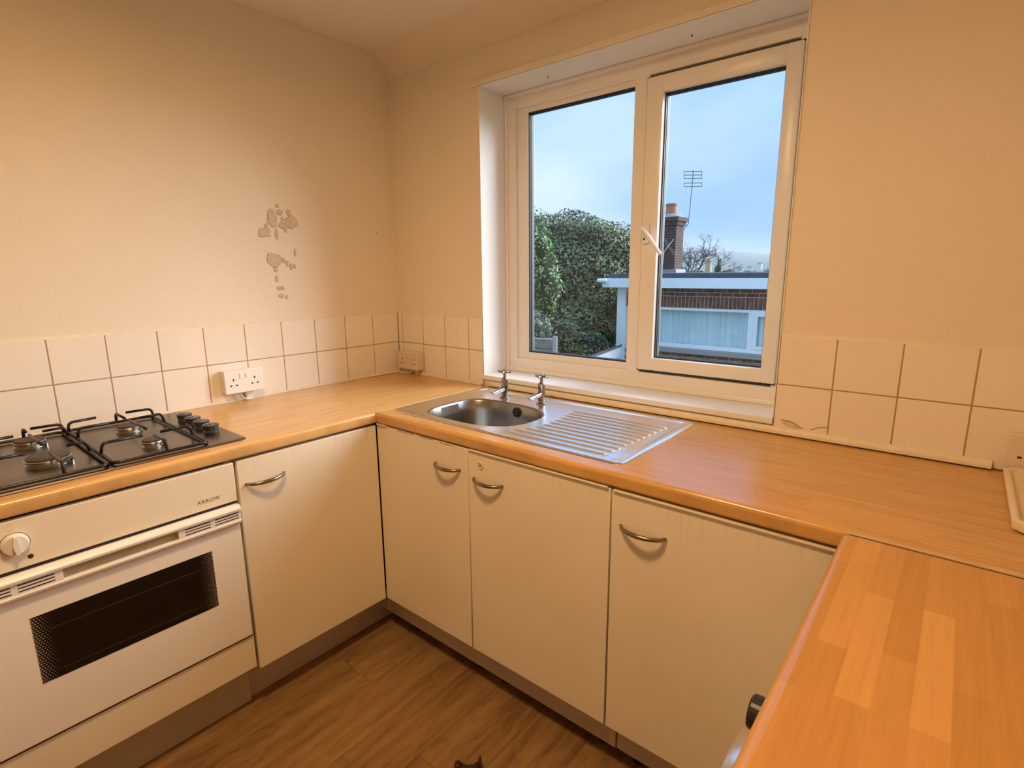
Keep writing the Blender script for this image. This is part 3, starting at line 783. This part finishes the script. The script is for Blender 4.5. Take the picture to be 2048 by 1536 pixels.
# ------------------------------------------------------------------ double sockets
def socket(label, origin, ex, ez, en, mat, w=.147, h=.086, depth=.036, cable=True, plugs=True):
    # ex: unit vector to the viewer's right along the wall, ez up, en out of the wall
    o, ex, ez, en = Vector(origin), Vector(ex), Vector(ez), Vector(en)
    M = Matrix((ex, ez, en)).transposed().to_4x4(); M.translation = o
    t = thing('double_socket', label, 'socket', o - ez * h / 2, 'double power sockets')
    def part(name, bm, mt, par=t, **k):
        bm.transform(M); return obj(name, bm, mt, par, **k)
    part('back_box', box(B(), -w / 2 + .002, w / 2 - .002, -h / 2 + .002, h / 2 - .002, .0005, depth - .009, .003, 2), mat, smooth=True)
    fp = part('face_plate', box(B(), -w / 2, w / 2, -h / 2, h / 2, depth - .009, depth, .0035, 3), mat, smooth=True)
    for s in (-1, 1):
        part('rocker_switch', box(B(), s * .0115 - .0055, s * .0115 + .0055, .012, .030, depth - .001, depth + .003, .001), mat, fp)
        cx = s * .041
        part('pin_hole', box(B(), cx - .0026, cx + .0026, .004, .013, depth - .001, depth + .0003), 'dark_slot', fp)
        for q in (-1, 1):
            part('pin_hole', box(B(), cx + q * .011 - .0042, cx + q * .011 + .0042, -.0165, -.0115, depth - .001, depth + .0003), 'dark_slot', fp)
    return t, M
TF = .0005
s1, M1 = socket('white double wall socket on the left tiles near the hob', (TF, -.803, .9835), (0, 1, 0), (0, 0, 1), (1, 0, 0), 'socket_white', .150, .092, .040)
s2, M2 = socket('cream double wall socket in the tiled corner', (.112, -TF, .972), (1, 0, 0), (0, 0, 1), (0, -1, 0), 'socket_cream', .150, .088, .040)
s3, M3 = socket('cream double wall socket behind the plastic tray', (2.385, -TF, .962), (1, 0, 0), (0, 0, 1), (0, -1, 0), 'socket_cream', .146, .086, .026)
# cable stubs and trunking below the sockets
obj('cable', tube(B(), smooth_path([(.016, -.815, .942), (.020, -.812, .918), (.028, -.795, .9045), (.022, -.765, .9045)], .015), .0032, 8), 'cable_white', s1, smooth='all', label='short white cable')
obj('cable_trunking', box(B(), .0005, .016, -.790, -.764, .9005, .940, .001), 'socket_white', s1)
obj('cable', tube(B(), smooth_path([(.118, -.020, .932), (.112, -.024, .910), (.075, -.022, .9045), (.012, -.030, .9045), (.010, -.20, .9040)], .02), .0032, 8), 'cable_white', s2, smooth='all', label='short cream cable')
obj('cable_trunking', box(B(), .135, .158, -.018, -.0005, .9015, .930, .001), 'socket_cream', s2)

# ------------------------------------------------------------------ plastic tray at the right edge
tr = thing('plastic_tray', 'cream plastic tray with raised rim and cut corner at the right edge', 'tray', (2.47, -.25, .9))
def oct_(d, x0=2.306, x1=2.640, y0=-.462, y1=-.032, c=.060):
    x0 += d; x1 -= d; y0 += d; y1 -= d; c -= d * .586
    c2 = .014
    return [(x0, y0 + c), (x0, y1 - c2), (x0 + c2, y1), (x1 - c2, y1), (x1, y1 - c2), (x1, y0 + c), (x1 - c, y0), (x0 + c, y0)]
bm = B(); prev = None
for d, z in ((.010, .9004), (.003, .905), (0, .9205), (.001, .9235), (.004, .925), (.009, .925), (.012, .9235), (.015, .914), (.020, .909), (.026, .9075)):
    r_ = ringv(bm, oct_(d), z)
    if prev: bridge(bm, prev, r_)
    else: first = r_
    prev = r_
bm.faces.new(prev); bm.faces.new(first[::-1])
obj('tray_body', bm, 'tray_plastic', tr, smooth=True)

# ------------------------------------------------------------------ washing machine under the right worktop
wm = thing('washing_machine', 'white washing machine under the right foreground worktop', 'washing machine', (2.36, -.96, 0))
WY0, WY1, WXF = -1.262, -.664, 2.075
obj('cabinet_body', box(B(), WXF, 2.64, WY0, WY1, .015, .848, .006, 2), 'appliance_white', wm, smooth=True)
for y in (WY0 + .05, WY1 - .05):
    for x in (WXF + .06, 2.58): obj('foot', lathe(B(), (x, y, 0), [(.022, 0), (.022, .008), (.014, .010), (.014, .018)], 12), 'dark_plastic', wm)
obj('control_strip', box(B(), WXF - .006, WXF, WY0 + .01, WY1 - .01, .735, .838, .003), 'appliance_white', wm)
pd = obj('porthole_door', lathe(B(), (WXF, -.980, .470), [(.185, 0), (.196, -.012), (.200, -.035), (.196, -.070), (.188, -.086), (.172, -.092), (.155, -.080), (.150, -.06), (.0, -.055)], 40, 'x'), 'steel', wm, smooth=True)
obj('door_glass', lathe(B(), (WXF - .056, -.980, .470), [(.150, 0), (.148, -.010), (.10, -.018), (0, -.022)], 36, 'x'), 'oven_glass', pd, smooth=True)
obj('programme_knob', lathe(B(), (WXF - .006, -1.035, .790), [(.030, 0), (.030, -.014), (.027, -.020), (.026, -.022)], 28, 'x'), 'pewter', wm, smooth=True)
obj('programme_dial', lathe(B(), (WXF - .028, -1.035, .790), [(.024, 0), (.0235, -.018), (.021, -.021), (0, -.021)], 28, 'x'), 'dark_plastic', wm, smooth=True)

# ------------------------------------------------------------------ dark clip on the floor
bm = B()
cx, cy = 1.262, -.838
pts = []
body = [(-.042, 0), (-.038, .026), (-.028, .034), (-.016, .022), (.0, .017), (.016, .021), (.027, .030), (.033, .050), (.037, .050), (.041, .022), (.044, 0), (.03, 0), (.018, .006), (0, .004), (-.018, .006), (-.03, 0)]
prism(bm, [(a, b) for a, b in body], 'y', -.011, .011)
bmesh.ops.bevel(bm, geom=bm.edges[:], offset=.0015, segments=1, affect='EDGES')
bm.transform(Matrix.Translation((cx, cy, .0)) @ Matrix.Rotation(.66, 4, 'Z'))
clip = obj('plastic_clip', bm, 'brown_plastic', smooth=True)
tag(clip, 'small dark brown plastic clip with two upright prongs on the floor', 'clip')

# ------------------------------------------------------------------ ceiling lamp (out of frame, lights the room)
lx, ly, lz = LAMP_POS
lp_ = thing('ceiling_lamp', 'round white surface mounted ceiling downlight', 'lamp', (lx, ly, ZC))
obj('housing', lathe(B(), (lx, ly, ZC - .024), [(.112, .018), (.112, 0), (.120, 0), (.122, .003), (.122, .0238)], 40), 'upvc', lp_, smooth=True)
t = NT('lamp_glow'); t.t.nodes.remove(t.b); e = t.n('ShaderNodeEmission'); e.inputs[0].default_value = LAMP_COLOR; e.inputs[1].default_value = LAMP_STRENGTH
t.l(e.outputs[0], t.out.inputs[0])
obj('diffuser', lathe(B(), (lx, ly, ZC - .010), [(.108, .004), (.111, 0), (0.0, -.001)], 40), 'lamp_glow', lp_)

# ================================================================== outside
GZ = -1.5
struct('ground', box(B(), -60, 40, .32, 70, GZ - .2, GZ), 'ground_green', 'green garden ground outside the window')
NY = 8.60   # neighbour's facade
def at(u, v, Z):
    return CAM + Z * (F_ + (u - 1024) / 1083.65 * R_ - (v - 768) / 1083.65 * U_)
def aty(u, v, y):
    d = F_ + (u - 1024) / 1083.65 * R_ - (v - 768) / 1083.65 * U_
    return CAM + d * ((y - CAM.y) / d.y)
nb = thing('neighbouring_house', 'flat roofed brick house with white fascia and wide window', 'house', (0, 10, GZ))
NX0, NX1 = -3.35, 3.2
wz0, wz1 = -.085, .695      # its window
nwx0, nwx1 = -3.05, .60
bm = B()
box(bm, NX0, nwx0, NY, NY + .25, GZ, 1.15); box(bm, nwx1, NX1, NY, NY + .25, GZ, 1.15); box(bm, nwx0, nwx1, NY, NY + .25, GZ, wz0); box(bm, nwx0, nwx1, NY, NY + .25, wz1, 1.15)
box(bm, NX0, NX0 + .25, NY + .25, 15, GZ, 1.15); box(bm, NX1 - .25, NX1, NY + .25, 15, GZ, 1.15)
obj('brick_wall', bm, 'mortar', nb)
def bricks(x0, x1, z0, bw, bh, gap=.010, off=0, lim=200):
    me = bpy.data.meshes.new('brick'); b = box(B(), 0, bw, -.008, .05, 0, bh, .002); b.to_mesh(me); b.free(); me.materials.append(MATS['brick_piece'])
    x = x0 + off
    while x + bw <= x1:
        o = bpy.data.objects.new('brick', me); COL.objects.link(o); o.location = (x, NY + random.uniform(-.002, .002), z0); attach(o, nb)
        x += bw + gap
bricks(-3.34, 1.0, .705, .065, .215)                      # soldier course
for k in range(2): bricks(-3.34, 1.0, .930 + k * .075, .215, .065, off=.11 * (k % 2))
for k in range(5): bricks(-3.34, 1.0, -.190 - k * .075 - .065, .215, .065, off=.11 * (k % 2))
obj('brick_backing', box(B(), NX0 + .02, NX1 - .02, NY + .02, NY + .06, GZ, -.6), 'brick_wall', nb)
# roof and fascia
FY = NY - .28
rf = obj('flat_roof', box(B(), NX0 - .30, NX1 + .3, FY + .01, 15.2, 1.15, 1.262), 'felt_grey', nb)
obj('roof_kerb', box(B(), NX0 - .22, NX1 + .3, FY + .10, 15.2, 1.262, 1.368, .01), 'felt_grey', nb, label='dark felt roof edge')
obj('fascia_board', box(B(), NX0 - .32, NX1 + .3, FY - .015, FY + .01, 1.085, 1.270, .003), 'white_pvc', nb, label='white fascia board')
obj('fascia_board', box(B(), NX0 - .32, NX0 - .30, FY, 15.2, 1.085, 1.270, .003), 'white_pvc', nb)
obj('soffit', box(B(), NX0 - .31, NX1 + .3, FY + .005, NY, 1.135, 1.150), 'white_pvc', nb)
obj('gutter_end', tube(B(), [(NX0 - .40, FY + .05, 1.225), (NX0 - .40, FY - .04, 1.225), (NX0 - .34, FY - .05, 1.222), (NX0 - .20, FY - .05, 1.22)], .042, 12), 'white_pvc', nb, smooth=True)
obj('corner_post', box(B(), NX0 - .10, NX0 + .10, NY - .06, NY + .02, GZ, 1.135, .01), 'white_pvc', nb, label='white plastic corner post')
obj('roof_vent', box(B(), -.62, -.42, 9.4, 9.6, 1.368, 1.46, .01), 'felt_grey', nb)
# window of the neighbour
nm = -.745
bm = B(); frame_bars(bm, nwx0, nwx1, wz0, wz1, .06, .06, .075, .045, NY - .02, NY + .06, .004)
box(bm, nm - .05, nm + .05, NY - .02, NY + .06, wz0 + .07, wz1 - .04, .004)
wf = obj('window_frame', bm, 'white_pvc', nb)
bm = B(); frame_bars(bm, nm + .05, nwx1 - .05, wz0 + .075, wz1 - .045, .06, .06, .06, .06, NY - .03, NY + .05, .004); obj('sash_frame', bm, 'white_pvc', wf)
obj('window_board', box(B(), nwx0 - .05, nwx1 + .05, NY - .07, NY + .03, wz0 - .105, wz0 - .005, .01), 'concrete_post', nb)
bm = B(); N = 150
vs = []
for i in range(N + 1):
    x = nwx0 + .03 + (nwx1 - nwx0 - .06) * i / N; y = NY + .12 + .022 * math.sin(i * 1.3) + .012 * math.sin(i * .47)
    vs.append((bm.verts.new((x, y, wz0 + .02)), bm.verts.new((x, y + .004 * math.sin(i * 2.1), wz1 - .01))))
for a, b in zip(vs, vs[1:]): bm.faces.new((a[0], b[0], b[1], a[1]))
obj('net_curtain', bm, 'net_curtain', nb, smooth='all', label='pale blue net curtain')
for x0, x1 in ((nwx0 + .05, nm - .045), (nm + .1, nwx1 - .1)):
    obj('pane', box(B(), x0, x1, NY + .01, NY + .016, wz0 + .06, wz1 - .04), 'window_glass', nb)
# chimney with pot
c0 = at(1338, 545, 16); CXc, CYc = c0.x, c0.y
ch = obj('chimney_stack', box(B(), CXc - .27, CXc + .27, CYc - .27, CYc + .27, 1.262, 2.70, .004), 'brick_chimney', nb, label='weathered brick chimney with a terracotta pot')
bm = B(); box(bm, CXc - .31, CXc + .31, CYc - .31, CYc + .31, 2.70, 2.80); box(bm, CXc - .35, CXc + .35, CYc - .35, CYc + .35, 2.80, 2.92)
obj('corbel', bm, 'brick_chimney', ch)
obj('flaunching', lathe(B(), (CXc, CYc, 2.92), [(.33, 0), (.26, .07), (.17, .10)], 16), 'concrete_post', ch)
obj('chimney_pot', lathe(B(), (CXc - .02, CYc, 2.98), [(.185, 0), (.165, .05), (.150, .26), (.165, .28), (.165, .33), (.13, .33), (.12, .25)], 20), 'terracotta', ch, smooth=True)
obj('flashing', box(B(), CXc - .36, CXc + .36, CYc - .36, CYc + .36, 1.262, 1.46, .01), 'lead', ch)
obj('cable', tube(B(), [(CXc - .10, CYc - .285, 1.46), (CXc - .06, CYc - .285, 1.95), (CXc + .02, CYc - .29, 2.05), (CXc + .22, CYc - .285, 2.30)], .018, 6), 'far_white', ch)
# tv aerial on its mast
b0 = at(1360, 468, 16); b1 = at(1377, 447, 16); b2 = at(1385, 366, 16); b3 = at(1387, 340, 16)
ae = thing('television_aerial', 'tall television aerial on a cranked mast beside the chimney', 'aerial', b0)
dirx = Vector((.771, .637, 0)).normalized()
obj('mast', tube(B(), [b0 + Vector((-.18, 0, -.16)), b0, b1, b2, b3], .016, 8), 'aerial_metal', ae)
obj('bracket', box(B(), CXc + .24, b0.x + .12, CYc - .02, b0.y + .05, b0.z - .16, b0.z - .12), 'aerial_metal', ae)
for px, hw in ((343, .27), (350, .27), (357, .27), (366, .27), (373, .27)):
    c = at(1386, px, 16); obj('element', tube(B(), [c - dirx * hw, c + dirx * hw], .011, 6), 'aerial_metal', ae)
for s in (-.26, .26):
    for (pa, pb) in ((343, 357), (366, 373)):
        a, b = at(1386, pa, 16) + dirx * s, at(1386, pb, 16) + dirx * s
        obj('element', tube(B(), [a, b], .009, 6), 'aerial_metal', ae)

# foliage ------------------------------------------------------------
def leaves(name, mat, par, ells, n, size, seed, up=.3):
    r = random.Random(seed); V = []; Fc = []
    tot = sum(e[3] * e[4] * e[5] for e in ells)
    for (cx, cy, cz, rx, ry, rz) in ells:
        k = int(n * rx * ry * rz / tot) if tot else 0
        for _ in range(k):
            d = Vector((r.gauss(0, 1), r.gauss(0, 1), r.gauss(0, 1))).normalized(); q = 1 - abs(r.gauss(0, .10))
            lump = 1 + .10 * math.sin(5 * d.x + 3 * d.z + cx) + .08 * math.sin(9 * d.z + 4 * d.y + cy)
            p = Vector((cx + rx * q * lump * d.x, cy + ry * q * lump * d.y, cz + rz * q * lump * d.z))
            nd = (d + Vector((r.gauss(0, .6), r.gauss(0, .6), r.gauss(0, .6) + up))).normalized()
            t = nd.orthogonal().normalized(); t = Matrix.Rotation(r.uniform(0, 2 * PI), 3, nd) @ t; o = nd.cross(t)
            s = size * r.uniform(.6, 1.3); b = len(V)
            V += [p - t * s, p + o * s * .42 + nd * s * .12, p + t * s, p - o * s * .42 + nd * s * .12]; Fc.append((b, b + 1, b + 2, b + 3))
    me = bpy.data.meshes.new(name); me.from_pydata([tuple(v) for v in V], [], Fc); me.update()
    return mobj(name, me, mat, par)
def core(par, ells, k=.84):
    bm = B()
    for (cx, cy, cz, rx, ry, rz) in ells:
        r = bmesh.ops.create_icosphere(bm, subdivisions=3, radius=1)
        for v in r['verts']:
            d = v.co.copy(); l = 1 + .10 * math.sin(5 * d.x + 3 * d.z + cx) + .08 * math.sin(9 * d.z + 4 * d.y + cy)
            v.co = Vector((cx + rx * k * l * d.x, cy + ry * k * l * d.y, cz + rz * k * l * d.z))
    obj('dark_core', bm, 'leaf_core', par, smooth='all')  # solid dark lump filling the inside of the foliage
def bush(name, label, cat, ells, mat, n, size, seed, trunk=None, group=None):
    x, y = ells[0][0], ells[0][1]
    t = thing(name, label, cat, (x, y, GZ), group)
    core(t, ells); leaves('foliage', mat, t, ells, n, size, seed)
    zt = min(e[2] for e in ells)
    obj('trunk', tube(B(), [(x, y, GZ), (x + .03, y, (GZ + zt) / 2), (x, y, zt)], [.16, .13, .10] if trunk is None else trunk, 10), 'bark', t)
    return t
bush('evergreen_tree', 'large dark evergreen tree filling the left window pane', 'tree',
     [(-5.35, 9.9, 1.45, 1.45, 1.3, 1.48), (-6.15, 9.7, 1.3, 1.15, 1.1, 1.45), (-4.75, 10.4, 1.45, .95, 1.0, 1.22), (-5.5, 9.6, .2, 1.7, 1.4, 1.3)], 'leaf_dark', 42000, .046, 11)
bush('conifer_shrub', 'bright green conifer at the left edge of the window view', 'shrub',
     [(-4.12, 6.28, 1.58, .54, .45, .95), (-3.80, 6.28, 1.10, .42, .4, .62), (-4.5, 6.35, .4, .7, .5, .9)], 'leaf_bright', 9000, .036, 12, [.08, .07, .05])
bush('grey_shrub', 'grey green shrub above the garden fence', 'shrub', [(-3.10, 5.05, .42, .42, .35, .36), (-3.5, 5.0, .3, .5, .4, .42)], 'leaf_grey', 4200, .032, 13, [.05, .04, .03])
bush('dark_shrub', 'low dark shrub behind the outbuilding roof', 'shrub', [(-3.62, 7.60, -.45, .52, .42, .70), (-4.2, 7.35, -.3, .62, .45, .78)], 'leaf_dark', 6000, .040, 14, [.06, .05, .04])
# slatted garden fence, one bay and posts
fe = thing('garden_fence', 'low weathered slatted fence at the lower left of the window view', 'fence', (-2.7, 4.4, GZ))
fp0, fp1 = Vector((-3.9, 4.10, 0)), Vector((-2.12, 4.42, 0)); fd = (fp1 - fp0).normalized(); ang = math.atan2(fd.y, fd.x); fl = (fp1 - fp0).length
Mf = Matrix.Translation(fp0) @ Matrix.Rotation(ang, 4, 'Z')
for k in range(12):
    bm = box(B(), 0, fl, -.012, .012, -.95 + k * .118, -.95 + k * .118 + .105, .003); bm.transform(Mf); obj('slat', bm, 'fence_wood', fe)
for x in (0, fl / 2, fl):
    bm = box(B(), x - .03, x + .03, -.05, -.013, GZ, .53, .004); bm.transform(Mf); obj('post', bm, 'concrete_post', fe)
bm = box(B(), 0, fl, -.02, .02, .468, .49, .003); bm.transform(Mf); obj('capping_rail', bm, 'concrete_post', fe)
# outbuilding with white fascia running to the house corner
oa, ob = at(1128, 722, 7.8), at(1245, 694, 10.2)
zt = .04
sh = thing('outbuilding', 'low flat roofed outbuilding with white fascia beside the house corner', 'outbuilding', ((oa.x + ob.x) / 2, (oa.y + ob.y) / 2, GZ))
dv = Vector((ob.x - oa.x, ob.y - oa.y, 0)); L = dv.length; an = math.atan2(dv.y, dv.x)
Mo = Matrix.Translation((oa.x, oa.y, 0)) @ Matrix.Rotation(an, 4, 'Z')
bm = B(); prism(bm, [(.05, GZ), (.55, GZ), (.55, zt - .42), (.05, zt - .20)], 'x', 0, L - .10); bm.transform(Mo); obj('wall', bm, 'render_grey', sh)
bm = box(B(), -.04, L - .10, 0, .025, zt - .20, zt, .003); bm.transform(Mo); obj('fascia_board', bm, 'white_pvc', sh)
bm = B(); prism(bm, [(-.02, zt), (-.02, zt + .04), (.60, zt - .21), (.60, zt - .25)], 'x', -.06, L - .10); bm.transform(Mo); obj('roof', bm, 'felt_grey', sh)

# distant things ------------------------------------------------------
def bare_tree(base, h, seed):
    r = random.Random(seed); t = thing('bare_tree', 'leafless tree behind the flat roof beside the chimney', 'tree', base)
    bm = B(); tb = B()
    base = Vector(base); top = base + Vector((0, 0, h * .42))
    tube(tb, [base, base.lerp(top, .5) + Vector((.05, 0, 0)), top], [.12, .09, .07], 8)
    def grow(p, d, l, rad, lev):
        q = p + d * l; mid = p.lerp(q, .5) + Vector((r.gauss(0, .05), r.gauss(0, .05), r.gauss(0, .05))) * l
        tube(bm, [p, mid, q], [rad, rad * .85, rad * .7], 5)
        if lev == 0: return
        for _ in range(3):
            nd = (d + Vector((r.gauss(0, .65), r.gauss(0, .65), r.gauss(.05, .40)))).normalized()
            grow(p.lerp(q, r.uniform(.45, 1)), nd, l * r.uniform(.55, .85), rad * .62, lev - 1)
    for _ in range(5):
        grow(top - Vector((0, 0, r.uniform(0, h * .12))), Vector((r.gauss(0, .6), r.gauss(0, .6), r.uniform(.5, 1))).normalized(), h * .15, .036, 5)
    obj('trunk', tb, 'bark', t); obj('branches', bm, 'twig', t)
bt = at(1388, 545, 24); bare_tree((bt.x, bt.y, GZ), 6.3, 5)
yp = at(1416, 545, 21)
yc = thing('buff_chimney', 'small buff chimney pot on a low stack far behind the roof', 'chimney', (yp.x, yp.y, GZ))
obj('stack', box(B(), yp.x - .25, yp.x + .25, yp.y - .25, yp.y + .25, GZ, 1.36), 'brick_chimney', yc)
obj('chimney_pot', lathe(B(), (yp.x, yp.y, 1.36), [(.13, 0), (.11, .1), (.10, .36), (.13, .40), (.13, .47), (.09, .47)], 14), 'buff_clay', yc, smooth=True)
pc = at(1436, 545, 30)
t = thing('distant_conifer', 'small dark columnar conifer far behind the flat roof', 'tree', (pc.x, pc.y, GZ))
E_ = [(pc.x, pc.y, .6, .24, .24, 1.6)]; core(t, E_); leaves('foliage', 'leaf_dark', t, E_, 500, .07, 31); obj('trunk', tube(B(), [(pc.x, pc.y, GZ), (pc.x, pc.y, 0)], .05, 6), 'bark', t)
for k, (u, Z, rr_) in enumerate(((1340, 36, .9), (1372, 44, .9), (1400, 36, .9), (1462, 60, 1.3), (1500, 66, 1.5), (1536, 58, 1.3))):
    c = at(u, 548, Z); t = thing('distant_bush', ('rounded bush far behind the chimney foot', 'rounded bush far behind the leafless tree', 'rounded bush left of the buff chimney pot', 'rounded bush right of the small conifer', 'rounded bush below the distant hills', 'rounded bush at the right edge of the window view')[k], 'bush', (c.x, c.y, GZ), 'distant bushes')
    E_ = [(c.x, c.y, .55, rr_, rr_, .95)]; core(t, E_); leaves('foliage', 'leaf_dark', t, E_, 700, .12, 40 + k)
    obj('trunk', tube(B(), [(c.x, c.y, GZ), (c.x, c.y, 0)], .1, 6), 'bark', t)
# hills
bm = B(); rowsH = []
r = random.Random(3)
ph = [r.uniform(0, 6.3) for _ in range(6)]
for j in range(7):
    dep = 330 + j * 40; row = []
    for i in range(81):
        u = 700 + i * 20
        d = F_ + (u - 1024) / 1083.65 * R_; d.z = 0; d.normalize()
        k = j / 6
        hgt = (19.5 + 2.2 * math.sin(i * .23 + ph[0]) + 1.5 * math.sin(i * .51 + ph[1]) + .9 * math.sin(i * 1.3 + ph[2]) + r.uniform(-.4, .4)) * math.sin(PI / 2 * min(1, k * 1.05)) ** 1.2
        p = CAM + d * dep; row.append(bm.verts.new((p.x, p.y, -6 + hgt + (8 * k))))
    rowsH.append(row)
for a, b in zip(rowsH, rowsH[1:]):
    for i in range(len(a) - 1): bm.faces.new((a[i], a[i + 1], b[i + 1], b[i]))
struct('hills', bm, 'hill_green', 'distant wooded hills on the horizon', smooth='all')
HLAB = ['leftmost', 'second', 'third', 'fourth', 'fifth', 'sixth', 'rightmost']
for k in range(7):
    u = 1396 + k * 21 + r.uniform(-3, 3); Z = 300
    c = at(u, r.uniform(528, 541), Z)
    hsd = thing('distant_house', HLAB[k] + (' of the' if k in (0, 6) else ' from the left of the') + ' tiny pale houses on the far hillside', 'house', (c.x, c.y, c.z - 3), 'houses on the far hillside')
    wdt = r.uniform(.8, 1.6)
    obj('wall', box(B(), c.x - wdt, c.x + wdt, c.y - 1.2, c.y + 1.2, c.z - 3, c.z + .1), 'far_white', hsd)
    obj('roof', prism(B(), [(c.x - wdt - .15, c.z + .1), (c.x + wdt + .15, c.z + .1), (c.x, c.z + .8)], 'y', c.y - 1.6, c.y + 1.6), 'felt_grey', hsd)
struct('far_land', box(B(), -420, 140, 70, 700, -7, -6), 'hill_green', 'low wooded land before the hills')
# damp air between the gardens and the hills
t = NT('damp_air'); t.t.nodes.remove(t.b); vsn = t.n('ShaderNodeVolumeScatter'); vsn.inputs['Color'].default_value = (.93, .97, 1, 1); vsn.inputs['Density'].default_value = .0045
t.l(vsn.outputs[0], t.out.inputs['Volume'])
hz_ = obj('haze', box(B(), -420, 140, 250, 700, -5.9, 19), 'damp_air', kind='structure', label='thin damp haze before the distant hills')
